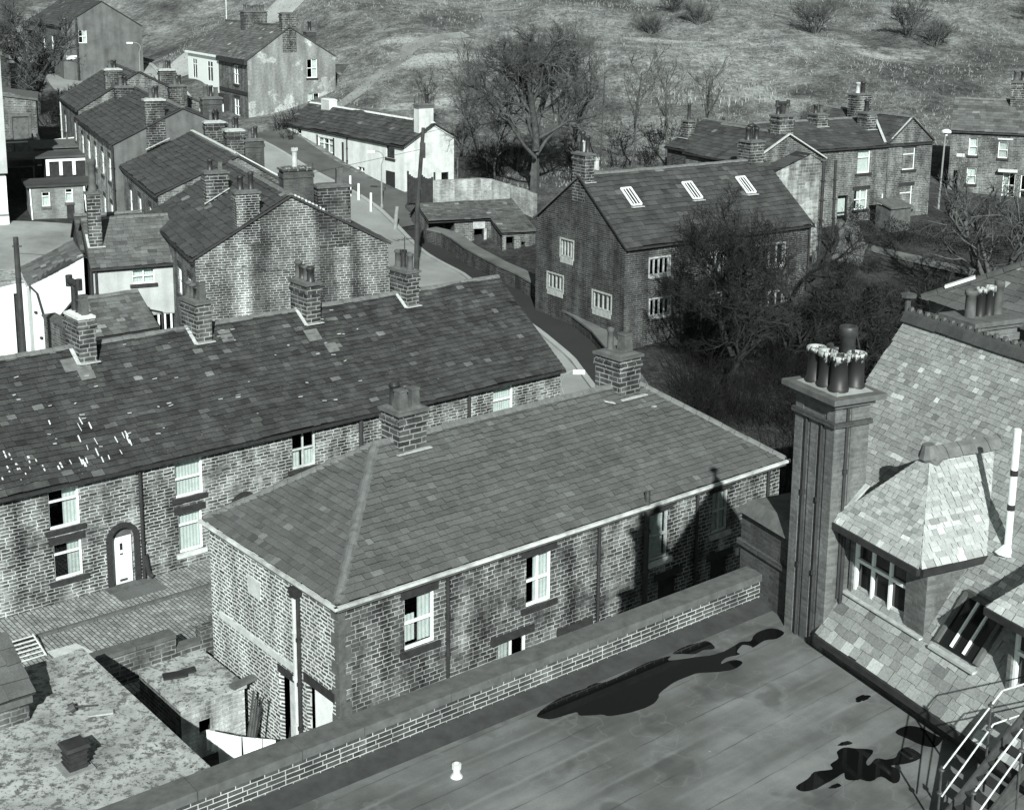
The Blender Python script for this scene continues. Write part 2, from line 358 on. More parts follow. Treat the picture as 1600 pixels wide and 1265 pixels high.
# ------------------------------------------------------------------ mesh helpers
class MB:
    def __init__(s): s.v = []; s.f = []; s.uv = []; s.t = []; s.mi = []
    def face(s, pts, uvs=None, t=1.0, mi=0):
        i = len(s.v); s.v.extend([tuple(p) for p in pts]); s.f.append(tuple(range(i, i + len(pts))))
        if uvs is None:
            a, b = Vector(pts[0]), Vector(pts[1]); n = (b - a).cross(Vector(pts[-1]) - a)
            if n.length < 1e-9: n = Vector((0, 0, 1))
            n.normalize()
            if abs(n.z) > .85: uvs = [(p[0], p[1]) for p in pts]
            else:
                h = Vector((-n.y, n.x, 0)).normalized(); up = n.cross(h)
                uvs = [(Vector(p).dot(h), Vector(p).dot(up)) for p in pts]
        s.uv.extend(uvs); s.t.append(t); s.mi.append(mi)
    def hexa(s, c, t=1.0, mi=0, skip=()):
        """c: 8 corners, bottom 0-3 counter-clockwise then top 4-7"""
        for k, q in enumerate(((0, 1, 5, 4), (1, 2, 6, 5), (2, 3, 7, 6), (3, 0, 4, 7), (4, 5, 6, 7), (3, 2, 1, 0))):
            if k not in skip: s.face([c[j] for j in q], None, t, mi)
    def box(s, x0, x1, y0, y1, z0, z1, t=1.0, mi=0, skip=()):
        s.hexa([(x0, y0, z0), (x1, y0, z0), (x1, y1, z0), (x0, y1, z0), (x0, y0, z1), (x1, y0, z1), (x1, y1, z1), (x0, y1, z1)], t, mi, skip)
    def beam(s, a, b, w, h, up=(0, 0, 1), t=1.0, mi=0):
        a, b = Vector(a), Vector(b); d = (b - a).normalized(); sd = d.cross(Vector(up))
        if sd.length < 1e-4: sd = d.cross(Vector((0, 1, 0)))
        sd.normalize(); u = sd.cross(d); sd = sd * w / 2; u = u * h / 2
        s.hexa([a - sd - u, b - sd - u, b + sd - u, a + sd - u, a - sd + u, b - sd + u, b + sd + u, a + sd + u], t, mi)
    def tube(s, pts, radii, n=6, t=1.0, mi=0, cap=True):
        pts = [Vector(p) for p in pts]
        if not isinstance(radii, (list, tuple)): radii = [radii] * len(pts)
        base = len(s.v); m = len(pts)
        for i, p in enumerate(pts):
            d = (pts[min(i + 1, m - 1)] - pts[max(i - 1, 0)]).normalized()
            x = d.cross(Vector((0.31, 0.95, 0.05)))
            if x.length < .05: x = d.cross(Vector((1, 0, 0)))
            x.normalize(); y = d.cross(x)
            for k in range(n):
                a = 2 * math.pi * k / n
                s.v.append(tuple(p + (x * math.cos(a) + y * math.sin(a)) * radii[i]))
        for i in range(m - 1):
            for k in range(n):
                k2 = (k + 1) % n; a = base + i * n
                s.f.append((a + k, a + k2, a + n + k2, a + n + k)); s.t.append(t); s.mi.append(mi)
                s.uv.extend([(k / n, i / (m - 1)), ((k + 1) / n, i / (m - 1)), ((k + 1) / n, (i + 1) / (m - 1)), (k / n, (i + 1) / (m - 1))])
        if cap:
            s.f.append(tuple(base + (m - 1) * n + k for k in range(n))); s.t.append(t); s.mi.append(mi); s.uv.extend([(0.5, 1)] * n)
    def lathe(s, c, prof, n=10, t=1.0, mi=0):
        zt = prof[-1][1] or 1
        base = len(s.v)
        for r, z in prof:
            for k in range(n):
                a = 2 * math.pi * k / n; s.v.append((c[0] + r * math.cos(a), c[1] + r * math.sin(a), c[2] + z))
        zm = max(p[1] for p in prof)
        for i in range(len(prof) - 1):
            for k in range(n):
                k2 = (k + 1) % n; a = base + i * n
                s.f.append((a + k, a + k2, a + n + k2, a + n + k)); s.t.append(t); s.mi.append(mi)
                v0, v1 = prof[i][1] / zm, prof[i + 1][1] / zm
                s.uv.extend([(k / n, v0), ((k + 1) / n, v0), ((k + 1) / n, v1), (k / n, v1)])
    def build(s, name, mat, parent=None, loc=None, smooth=False):
        me = bpy.data.meshes.new(name); me.from_pydata(s.v, [], s.f)
        if s.f:
            ul = me.uv_layers.new(name='UVMap'); ul.data.foreach_set('uv', np.array(s.uv, 'f').ravel())
            at = me.attributes.new('tint', 'FLOAT', 'FACE'); at.data.foreach_set('value', np.array(s.t, 'f'))
        for m_ in (mat if isinstance(mat, (list, tuple)) else [mat]): me.materials.append(M[m_] if isinstance(m_, str) else m_)
        if any(s.mi): me.polygons.foreach_set('material_index', np.array(s.mi, 'i'))
        if smooth: me.polygons.foreach_set('use_smooth', np.ones(len(s.f), bool))
        me.update()
        o = bpy.data.objects.new(name, me); COL.objects.link(o)
        if parent: o.parent = parent
        if loc: o.location = loc
        return o

def tag(o, label=None, cat=None, group=None, kind=None):
    if label: o['label'] = label
    if cat: o['category'] = cat
    if group: o['group'] = group
    if kind: o['kind'] = kind
    return o
def thing(name, label, cat, loc=(0, 0, 0), az=90.0, group=None):
    """Empty at the thing's base; local x runs along compass-like azimuth az (degrees from +y towards +x)"""
    o = bpy.data.objects.new(name, None); COL.objects.link(o); o.empty_display_size = .3
    o.location = loc; o.rotation_euler = (0, 0, rad(90 - az))
    return tag(o, label, cat, group)
def children(o): return [c for c in bpy.data.objects if c.parent == o]
def copy_tree(o, parent=None):
    c = o.copy(); COL.objects.link(c)
    if parent: c.parent = parent
    for ch in children(o): copy_tree(ch, c)
    return c
def uvec(az): a = rad(az); return Vector((math.sin(a), math.cos(a), 0)), Vector((-math.cos(a), math.sin(a), 0))
def wpt(org, az, x, y, z=None):
    u, v = uvec(az); p = Vector((org[0], org[1], 0)) + u * x + v * y
    p.z = (org[2] if len(org) > 2 else 0) if z is None else z
    return p

# ------------------------------------------------------------------ walls
class Face:
    """vertical wall plane in a thing's local frame; s along, z up, o into the building (outside is to the right of p0->p1)"""
    def __init__(s, p0, p1):
        s.p0 = Vector((p0[0], p0[1], 0)); d = Vector((p1[0], p1[1], 0)) - s.p0; s.L = d.length; s.d = d / s.L
        s.i = Vector((-s.d.y, s.d.x, 0))
    def pt(s, a, z, o=0.0):
        p = s.p0 + s.d * a + s.i * o; return Vector((p.x, p.y, z))
    def bx(s, mb, s0, s1, z0, z1, o0, o1, t=1.0, mi=0):
        mb.hexa([s.pt(s0, z0, o0), s.pt(s1, z0, o0), s.pt(s1, z0, o1), s.pt(s0, z0, o1), s.pt(s0, z1, o0), s.pt(s1, z1, o0), s.pt(s1, z1, o1), s.pt(s0, z1, o1)], t, mi)
    def wall(s, mb, zb, prof, holes=(), rev=.16, mi=0, s0=0.0, s1=None):
        s1 = s.L if s1 is None else s1
        outer = [(s0, zb), (s1, zb)] + list(reversed(prof))
        polys = [outer] + [list(h) for h in holes]
        flat = [p for q in polys for p in q]
        for tri in tessellate_polygon([[Vector((a, b, 0)) for a, b in q] for q in polys]):
            q = [flat[k] for k in tri]
            if (q[1][0] - q[0][0]) * (q[2][1] - q[0][1]) - (q[1][1] - q[0][1]) * (q[2][0] - q[0][0]) < 0: q.reverse()
            mb.face([s.pt(a, z) for a, z in q], q, 1.0, mi)
        for h in holes:
            n = len(h)
            for k in range(n):
                a, b = h[k], h[(k + 1) % n]
                mb.face([s.pt(a[0], a[1]), s.pt(b[0], b[1]), s.pt(b[0], b[1], rev), s.pt(a[0], a[1], rev)],
                        [(a[0], a[1]), (b[0], b[1]), (b[0] + .1, b[1] + .1), (a[0] + .1, a[1] + .1)], 1.0, mi)
def rect(a, b, c, d): return [(a, b), (c, b), (c, d), (a, d)]
def arch(a, b, c, zs, n=8):
    r = (c - a) / 2; m = (a + c) / 2
    return [(a, b), (c, b)] + [(m + r * math.cos(math.pi * k / n), zs + r * math.sin(math.pi * k / n)) for k in range(n + 1)]

def window(par, F, a, b, c, d, style='sash', frame='white_paint', cur=None, o=.12, lint=None, sill=None, lintmat='stone_black', sillmat=None, curmat='curtain', surround=None, panemat='glass'):
    """a,b lower-left and c,d upper-right of the opening. cur: list of (x0,x1,z0,z1) fractions hung behind the glass"""
    mb = MB(); fw = .055; w = c - a; h = d - b
    F.bx(mb, a, a + fw, b, d, o - .05, o + .04); F.bx(mb, c - fw, c, b, d, o - .05, o + .04)
    F.bx(mb, a + fw, c - fw, b, b + fw * 1.3, o - .05, o + .04); F.bx(mb, a + fw, c - fw, d - fw, d, o - .05, o + .04)
    bars_h = {'sash': [.5], 'case': [.70], 'cross': [.52], 'six': [.62], 'mull': [], 'plain': []}.get(style, [.5])
    nv = {'cross': 1, 'six': 2, 'mull': 3, 'pair': 1}.get(style, 0)
    bw_ = .05 if style != 'mull' else .09
    for k in bars_h: F.bx(mb, a + fw, c - fw, b + h * k - .03, b + h * k + .03, o - .055, o + .035)
    for k in range(nv):
        x = a + w * (k + 1) / (nv + 1); F.bx(mb, x - bw_ / 2, x + bw_ / 2, b + fw * 1.3, d - fw, o - .045, o + .03)
    wo_ = mb.build('window', frame, par)
    p = MB(); p.face([F.pt(a + .02, b + .02, o + .01), F.pt(c - .02, b + .02, o + .01), F.pt(c - .02, d - .02, o + .01), F.pt(a + .02, d - .02, o + .01)])
    p.build('pane', panemat, wo_)
    if cur:
        q = MB()
        for x0, x1, z0, z1 in cur:
            n = max(2, int((x1 - x0) * w / .06))
            for k in range(n):
                xa, xb = a + w * (x0 + (x1 - x0) * k / n), a + w * (x0 + (x1 - x0) * (k + 1) / n)
                oa, ob = o + .09 + .018 * (k % 2), o + .09 + .018 * ((k + 1) % 2)
                q.face([F.pt(xa, b + h * z0, oa), F.pt(xb, b + h * z0, ob), F.pt(xb, b + h * z1, ob), F.pt(xa, b + h * z1, oa)])
        q.build('curtain', curmat, wo_)
    if lint:
        q = MB(); F.bx(q, a - lint, c + lint, d + .004, d + .26, -.025, .14); q.build('lintel', lintmat, par)
    if sill:
        q = MB(); F.bx(q, a - sill, c + sill, b - .17, b - .004, -.09, .14); q.build('sill', sillmat or lintmat, par)
    if surround:
        q = MB(); F.bx(q, a - .09, a - .003, b - .1, d + .1, -.03, .1); F.bx(q, c + .003, c + .09, b - .1, d + .1, -.03, .1)
        F.bx(q, a - .003, c + .003, d + .003, d + .1, -.03, .1); F.bx(q, a - .003, c + .003, b - surround, b - .003, -.035, .1); q.build('surround', 'stone_pale', par)
    return rect(a, b, c, d)

def pipe(par, pts, r=.05, mat='gutter_dark', name='drainpipe', n=8):
    mb = MB(); mb.tube(pts, r, n)
    a, b = Vector(pts[0]), Vector(pts[-1])
    k = int((a - b).length / 1.5)
    for i in range(1, k + 1):
        c = a.lerp(b, i / (k + 1)); mb.lathe((c.x, c.y, c.z - .04), [(r, 0), (r * 1.5, 0), (r * 1.5, .08), (r, .08)], 8)
    return mb.build(name, mat, par)

# ------------------------------------------------------------------ roofs
def slates(mb, E, u, s, L, Ssl, ch=.25, w=.4, lim=None, th=.022, tv=.16, light=.02, sag=.03, seed=1, lightv=3.0, drop=0.05):
    """individually laid slates on the plane E + u*a + s*t (u along eaves, s up the slope)"""
    r = random.Random(seed); E, u, s = Vector(E), Vector(u).normalized(), Vector(s).normalized(); n = u.cross(s).normalized()
    if lim is None: lim = lambda t: (0.0, L)
    nrow = max(1, round(Ssl / ch)); ch = Ssl / nrow
    def P(a, t, h):
        k = sag * (math.sin(a * .55 + seed) * .6 + math.sin(a * 1.3 + t * .7 + seed * 2) * .4) - sag * math.sin(math.pi * max(0, min(1, t / Ssl)))
        return E + u * a + s * t + n * (h + k)
    for i in range(nrow):
        t0 = i * ch - (drop if i == 0 else 0); t1 = min(Ssl, i * ch + ch * 1.3)
        a0, b0 = lim(max(0, t0)); a1, b1 = lim(t1)
        row = 1 + r.gauss(0, .05)
        x = min(a0, a1) - r.random() * w
        ww = w * (1.12 - .24 * i / nrow)
        while x < max(b0, b1):
            x2 = x + ww * r.uniform(.72, 1.28); gp = r.uniform(.004, .014)
            l0, r0 = max(x, a0), min(x2 - gp, b0); l1, r1 = max(x, a1), min(x2 - gp, b1)
            if r0 - l0 < .02 and r1 - l1 < .02: x = x2; continue
            if r1 < l1: l1 = r1 = min(max((l0 + r0) / 2, a1), b1)
            if r0 < l0: l0 = r0 = min(max((l1 + r1) / 2, a0), b0)
            lf = th * r.uniform(.9, 1.5); dt = r.gauss(0, .06) * ch; sk = r.gauss(0, .03) * ch
            t = row * max(.35, 1 + r.gauss(0, tv))
            if r.random() < light: t *= r.uniform(1.6, lightv)
            A, B = P(l0, t0 + dt + sk, lf), P(r0, t0 + dt - sk, lf); C, D = P(r1, t1, .003), P(l1, t1, .003)
            dn = n * (lf * .36)
            mb.face([A, B, C, D], None, t)
            mb.face([A - dn, B - dn, B, A], None, t * .7)  # tail and side faces tinted darker, painting the shadow line under each course
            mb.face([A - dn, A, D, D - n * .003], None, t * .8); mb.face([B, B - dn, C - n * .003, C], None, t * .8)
            x = x2

def deck(mb, pts, d=.03, t=.4):
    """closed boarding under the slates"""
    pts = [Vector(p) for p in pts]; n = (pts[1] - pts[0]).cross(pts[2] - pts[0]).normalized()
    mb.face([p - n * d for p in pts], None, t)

def ridge_tiles(par, pts, w=.17, h=.10, seg=.45, mat='ridge', name='ridge_tiles', gap=.012, seed=3, rnd_=True):
    mb = MB(); r = random.Random(seed)
    for a, b in zip(pts[:-1], pts[1:]):
        a, b = Vector(a), Vector(b); L = (b - a).length; d = (b - a) / L; sd = d.cross(Vector((0, 0, 1))).normalized(); up = sd.cross(d)
        n = max(1, round(L / seg))
        for i in range(n):
            p, q = a + d * (L * i / n + gap / 2), a + d * (L * (i + 1) / n - gap / 2)
            j = Vector((0, 0, r.uniform(-.01, .012))); t = r.uniform(.8, 1.2)
            prof = [sd * -w - up * h, sd * -w * .5 - up * h * .15, up * .03, sd * w * .5 - up * h * .15, sd * w - up * h]
            for k in range(4): mb.face([p + prof[k] + j, q + prof[k] + j, q + prof[k + 1] + j, p + prof[k + 1] + j], None, t)
            mb.face([p + x + j for x in prof], None, t); mb.face([q + x + j for x in reversed(prof)], None, t)
    return mb.build(name, mat, par)

def pot(par, x, y, z, h=.7, r=.13, kind='plain', mat='pot_clay', nm='chimney_pot'):
    mb = MB()
    if kind == 'crown':
        mb.lathe((x, y, z), [(r * 1.1, 0), (r, .08), (r * .95, h * .8), (r * 1.25, h * .82), (r * 1.25, h * .9), (r * 1.0, h * .9), (r * .8, h * .9), (r * .8, h * .6)], 10)
        for k in range(6):
            a = k * math.pi / 3; mb.box(x + r * math.cos(a) - .03, x + r * math.cos(a) + .03, y + r * math.sin(a) - .03, y + r * math.sin(a) + .03, z + h * .88, z + h)
    elif kind == 'square':
        mb.hexa([(x - r, y - r, z), (x + r, y - r, z), (x + r, y + r, z), (x - r, y + r, z)] + [(x + a * r * .8, y + b * r * .8, z + h * .92) for a, b in ((-1, -1), (1, -1), (1, 1), (-1, 1))])
        mb.box(x - r * .95, x + r * .95, y - r * .95, y + r * .95, z + h * .9, z + h)
    elif kind == 'tee':
        mb.lathe((x, y, z), [(r, 0), (r * .9, .1), (r * .85, h), (0, h)], 10)
        mb.tube([(x, y - r * 3, z + h + r * .5), (x, y + r * 3, z + h + r * .5)], r * .9, 8)
        for q in (-1, 1): mb.tube([(x, y + q * r * 3, z + h - r * .9), (x, y + q * r * 3, z + h + r * 1.9)], r * .85, 8)
    elif kind == 'cowl':
        mb.lathe((x, y, z), [(r, 0), (r * .9, h * .75), (r * 1.05, h * .78), (r * 1.3, h * .8), (r * 1.3, h * .9), (r * .9, h * .95), (0, h)], 10)
    else:
        mb.lathe((x, y, z), [(r * 1.12, 0), (r * 1.1, h * .1), (r * .96, h * .14), (r * .88, h * .82), (r * 1.1, h * .85), (r * 1.12, h * .97), (r * 1.0, h), (r * .78, h), (r * .74, h * .7), (r * .6, h * .5)], 12)
    return mb.build(nm, mat, par, smooth=(kind == 'plain' or kind == 'cowl'))

def chimney(par, cx, cy, wx, wy, zb, zt, mat='chimney_stone', pots=(), cap='slab', flash=None, name='chimney', capmat='coping', bands=True):
    mb = MB(); x0, x1, y0, y1 = cx - wx / 2, cx + wx / 2, cy - wy / 2, cy + wy / 2
    mb.box(x0, x1, y0, y1, zb, zt - .0)
    if bands:
        e = .05; mb.box(x0 - e, x1 + e, y0 - e, y1 + e, zt - .34, zt - .16)
    o = mb.build(name, mat, par)
    e = .08; c = MB()
    if cap == 'slab': c.box(x0 - e, x1 + e, y0 - e, y1 + e, zt + .003, zt + .1)
    c.hexa([(x0 + .02, y0 + .02, zt + .1), (x1 - .02, y0 + .02, zt + .1), (x1 - .02, y1 - .02, zt + .1), (x0 + .02, y1 - .02, zt + .1),
            (x0 + .14, y0 + .14, zt + .17), (x1 - .14, y0 + .14, zt + .17), (x1 - .14, y1 - .14, zt + .17), (x0 + .14, y1 - .14, zt + .17)])
    if cap != 'slab': c.box(x0 - .02, x1 + .02, y0 - .02, y1 + .02, zt + .003, zt + .1)
    c.build('chimney_cap', capmat, o)
    for q in pots:
        dx, dy, h, r, kind, pm = q; pot(o, cx + dx, cy + dy, zt + .12, h, r, kind, pm)
    if flash:
        f = MB()
        for a, b in flash: f.beam(a, b, .16, .03)
        f.build('flashing', 'lead', o)
    return o
def potrow(n, axis, span, h=.7, r=.14, kinds=('plain',), mats=('pot_clay',), jit=.08, seed=0):
    q = random.Random(seed); out = []
    for k in range(n):
        d = (k - (n - 1) / 2) * span
        out.append((d if axis == 'x' else 0, d if axis == 'y' else 0, h * q.uniform(.85, 1.2), r * q.uniform(.9, 1.1), kinds[k % len(kinds)], mats[k % len(mats)]))
    return out

def gable_roof(par, L, Wd, yr, z0, zr, z1, mat, oh=.14, vh=.1, ch=.25, w=.4, seed=1, sag=.03, tv=.16, light=.02, ridge='ridge', rear_slates=False, x0=0.0, extra=None, extramat='mortar', gut='gutter_dark', lightv=3.0, th=.022, gutter=True, rear_oh=.1):
    k = (zr - z0) / yr; f = math.hypot(1, k); mb = MB()
    E = Vector((x0 - vh, -oh, z0 - oh * k + .04)); s = Vector((0, 1, k)); Ss = (yr + oh) * f; LL = L + 2 * vh
    slates(mb, E, (1, 0, 0), s, LL, Ss, ch, w, None, th, tv, light, sag, seed, lightv)
    T = Vector((x0 - vh, yr, zr + .04))
    deck(mb, [E, E + Vector((LL, 0, 0)), T + Vector((LL, 0, 0)), T], .03 + 2.3 * sag)
    k2 = (zr - z1) / (Wd - yr); oh2 = rear_oh
    E2 = Vector((x0 + L + vh, Wd + oh2, z1 - oh2 * k2 + .04)); s2 = Vector((0, -1, k2)); S2 = (Wd - yr + oh2) * math.hypot(1, k2)
    slates(mb, E2, (-1, 0, 0), s2, LL, S2, ch if rear_slates else ch * 2, w if rear_slates else w * 2.2, None, th, tv, light, sag, seed + 5, lightv)
    deck(mb, [E2, E2 - Vector((LL, 0, 0)), T, T + Vector((LL, 0, 0))], .03 + 2.3 * sag)
    if extra:
        b0 = len(mb.v); mb.v += extra.v; mb.f += [tuple(i + b0 for i in f_) for f_ in extra.f]; mb.uv += extra.uv; mb.t += extra.t; mb.mi += [m_ + 1 for m_ in extra.mi]
    # verge edges
    for xx in (x0 - vh, x0 + L + vh):
        mb.beam((xx, -oh, E.z - .05), (xx, yr, zr - .02), .05, .09, t=.6); mb.beam((xx, yr, zr - .02), (xx, Wd + oh2, E2.z - .05), .05, .09, t=.6)
    o = mb.build('roof', [mat, 'mortar', 'ridge'] if extra else mat, par)
    ridge_tiles(o, [(x0 - vh, yr, zr + .09), (x0 + L + vh, yr, zr + .09)], mat=ridge, seed=seed)
    if gutter:
        q = MB(); q.beam((x0 - vh, -oh - .05, E.z - .10), (x0 + L + vh, -oh - .05, E.z - .10), .13, .11); q.beam((x0, -.035, E.z - .15), (x0 + L, -.035, E.z - .15), .06, .2)
        q.build('gutter', gut, par)
    return o
# ================================================================== FRONT TERRACE
AZ = 50.35
TO = (-13.64, 45.72, 0.0)
t = thing('terraced_row', 'long stone terrace with dark patched slate roof, four ridge chimneys and arched white door', 'terrace', TO, AZ)
X0, X1, TW = -12.0, 20.56, 9.0
F = Face((X0, 0), (X1, 0))
sx = lambda x: x - X0
holes = []
def tw(a, b, c, d, **k): holes.append(window(t, F, sx(a), b, sx(c), d, **k))
for dx in (-6.6,):
    tw(-2.58 + dx, 2.72, -1.5 + dx, 4.1, style='case', lint=None, sill=.14); tw(-2.5 + dx, .86, -1.5 + dx, 2.16, style='case', lint=.12, sill=.16)
tw(-2.58, 2.72, -1.49, 4.12, style='case', sill=.16, cur=[(.52, .98, 0, .95)])
tw(-2.50, .86, -1.49, 2.18, style='case', lint=.14, sill=.18, cur=[(.55, .98, 0, .95)], curmat='net')
tw(2.06, 2.74, 3.16, 4.14, style='sash', sill=.14, cur=[(0, 1, 0, 1)])
tw(2.12, .62, 3.08, 2.12, style='case', lint=.14, sill=.12, sillmat='offwhite', cur=[(0, 1, 0, 1)])
tw(6.9, 2.74, 7.95, 4.18, style='cross', frame='offwhite', sill=.2, cur=[(0, .42, 0, .5), (.5, 1, 0, .5)])
tw(11.7, 2.74, 12.75, 4.16, style='cross', sill=.16, cur=[(0, 1, 0, .45)])
tw(16.75, 2.92, 17.85, 4.2, style='sash', sill=.14, cur=[(0, 1, 0, 1)])
tw(6.95, .7, 7.95, 2.1, style='sash', lint=.14, sill=.16); tw(16.8, .8, 17.85, 2.1, style='sash', lint=.14, sill=.14)
def arched_door(cx, w=.81, zs=1.78, leafmat='white_paint', fan='timber'):
    a, c = sx(cx - w / 2), sx(cx + w / 2)
    holes.append(arch(a, .0, c, zs, 10))
    d = MB(); F.bx(d, a + .02, c - .02, .03, zs + .02, .16, .21)
    dn = d.build('door', leafmat, t)
    q = MB(); F.bx(q, a + w * .44, a + w * .56, 1.30, 1.55, .145, .16); q.build('letterbox', 'black_paint', dn)
    q = MB(); F.bx(q, a + w * .42, a + w * .58, 1.12, 1.17, .14, .16); F.bx(q, a + w * .38, a + w * .72, .12, .2, .135, .16); q.build('door_fittings', 'iron', dn)
    q = MB(); m = (a + c) / 2; r = w / 2
    q.face([F.pt(a, zs + .02, .15), F.pt(c, zs + .02, .15)] + [F.pt(m + r * math.cos(math.pi * k / 10), zs + .02 + r * math.sin(math.pi * k / 10), .15) for k in range(1, 10)])
    q.build('fanlight', fan, t)
    q = MB(); r0, r1 = w / 2 + .003, w / 2 + .2
    F.bx(q, m - r1, m - r0, 0, zs, -.07, .1); F.bx(q, m + r0, m + r1, 0, zs, -.07, .1)
    for k in range(12):
        a0, a1 = math.pi * k / 12, math.pi * (k + 1) / 12 - .008
        P = lambda r_, an, o: F.pt(m + r_ * math.cos(an), zs + r_ * math.sin(an), o)
        q.hexa([P(r0, a0, -.07), P(r1, a0, -.07), P(r1, a0, .1), P(r0, a0, .1), P(r0, a1, -.07), P(r1, a1, -.07), P(r1, a1, .1), P(r0, a1, .1)])
    q.build('door_surround', 'stone_black', t)
    q = MB(); F.bx(q, m - .75, m + .75, -.05, .1, -.55, .02); q.build('doorstep', 'coping', t)
arched_door(-.02); arched_door(4.78, fan='white_paint'); arched_door(9.2, leafmat='timber'); arched_door(14.0, leafmat='timber')
mb = MB(); F.wall(mb, -.6, [(0, 4.42), (F.L, 4.42)], holes)
for a, b, pr in (((X1, 0), (X1, TW), [(0, 4.42), (4.5, 7.6), (TW, 4.42)]), ((X1, TW), (X0, TW), [(0, 4.42), (X1 - X0, 4.42)]), ((X0, TW), (X0, 0), [(0, 4.42), (4.5, 7.6), (TW, 4.42)])):
    Face(a, b).wall(mb, -.6, pr)
mb.build('wall', 'terrace_stone', t)
# pale torching showing between the slates near the left eaves, and patches of replaced slates
mb = MB(); q = random.Random(5); kk = (7.72 - 4.5) / 4.5
def tr(x, y, h=.045): return Vector((x, y, 4.54 + kk * y + h))
for k in range(46):
    x, y = q.uniform(-4.4, .8), abs(q.gauss(0, .75)) + .05
    if y > 2.6 or (x > -.2 and y > 1.6): continue
    mb.beam(tr(x, y), tr(x + q.uniform(-.02, .02), y + q.uniform(.14, .3)), q.uniform(.02, .055), .012)
for k in range(60):
    x, y = q.uniform(-4.4, 12), q.uniform(.5, 4.3)
    a = q.uniform(.06, .22); mb.beam(tr(x, y), tr(x + a, y + q.uniform(-.03, .03)), q.uniform(.03, .09), .012)
for x, y, w_, h_ in ((.35, 3.1, .55, .9), (-.1, 3.5, .5, .5), (6.3, 3.6, .5, .5), (9.9, 3.0, .6, .5), (10.4, 2.4, .5, .4)):
    for j in range(3):
        mb.face([tr(x - w_ / 2, y + j * h_ / 3, .06), tr(x + w_ / 2, y + j * h_ / 3, .06), tr(x + w_ / 2 + .03, y + (j + 1.1) * h_ / 3, .045), tr(x - w_ / 2, y + (j + 1.1) * h_ / 3, .045)], None, 1, 1)
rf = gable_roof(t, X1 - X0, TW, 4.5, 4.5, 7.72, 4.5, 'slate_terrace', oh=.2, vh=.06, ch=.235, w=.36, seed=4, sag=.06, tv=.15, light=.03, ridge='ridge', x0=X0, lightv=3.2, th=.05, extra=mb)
for i, (cx, zt) in enumerate(((.62, 8.9), (5.31, 8.78), (10.24, 8.86), (15.23, 8.72))):
    ps = [[(0, -.42, .75, .15, 'square', 'pot_clay'), (0, -.05, .55, .15, 'plain', 'pot_dark'), (0, .35, 1.0, .15, 'tee', 'pot_dark')],
          [(.02, -.45, .7, .15, 'square', 'pot_clay'), (0, -.12, .5, .15, 'plain', 'pot_dark'), (0, .2, .55, .14, 'plain', 'pot_clay'), (0, .5, .6, .16, 'plain', 'pot_clay')],
          [(0, -.45, .62, .16, 'plain', 'pot_dark'), (0, -.12, .62, .15, 'plain', 'pot_clay'), (0, .2, .6, .14, 'plain', 'pot_dark'), (0, .5, .72, .15, 'plain', 'pot_clay')],
          [(0, -.45, .72, .14, 'plain', 'pot_clay'), (0, .05, .8, .13, 'crown', 'pot_dark'), (0, .4, .75, .18, 'plain', 'pot_clay')]][i]
    zb = tr(0, 3.7).z; zr = 7.82
    chimney(t, cx, 4.35, .64, 1.3, 6.8, zt, 'chimney_stone', ps, 'slab' if i != 0 else 'mortar', capmat='coping' if i else 'mortar',
            flash=[(tr(cx - .4, 3.66, .1), tr(cx + .42, 3.66, .1)), (tr(cx - .38, 3.66, .1), Vector((cx - .38, 4.5, zr)))])
mb = MB(); mb.beam((15.3, 4.4, 8.7), (15.3, 4.4, 10.2), .03, .03); mb.beam((14.8, 4.4, 10.1), (15.9, 4.4, 10.1), .02, .02)
for k in range(5): mb.beam((14.85 + k * .24, 4.15, 10.1), (14.85 + k * .24, 4.65, 10.1), .015, .015)
mb.beam((15.3, 4.4, 9.4), (15.9, 4.0, 9.2), .02, .02); mb.build('television_aerial', 'iron', t)
mb = MB(); mb.beam((5.75, 4.5, 7.8), (5.75, 4.5, 9.1), .025, .025); mb.beam((5.6, 4.5, 9.0), (6.6, 4.5, 9.25), .015, .015)
for k in range(4): mb.beam((5.8 + k * .2, 4.3, 9.05 + k * .05), (5.8 + k * .2, 4.7, 9.05 + k * .05), .012, .012)
mb.build('television_aerial', 'iron', t)
for x, zt_, zb_, r in ((.7, 4.35, .05, .06), (9.98, 4.35, .05, .09), (15.38, 4.35, .05, .08), (-5.5, 4.3, .05, .06)):
    pipe(t, [(x, -.1, zt_), (x, -.1, zb_)], r, 'gutter_dark')
pipe(t, [(.75, -.12, 1.0), (.85, -.14, .25), (.95, -.25, .15)], .09, 'stone_black', 'drain_hopper')

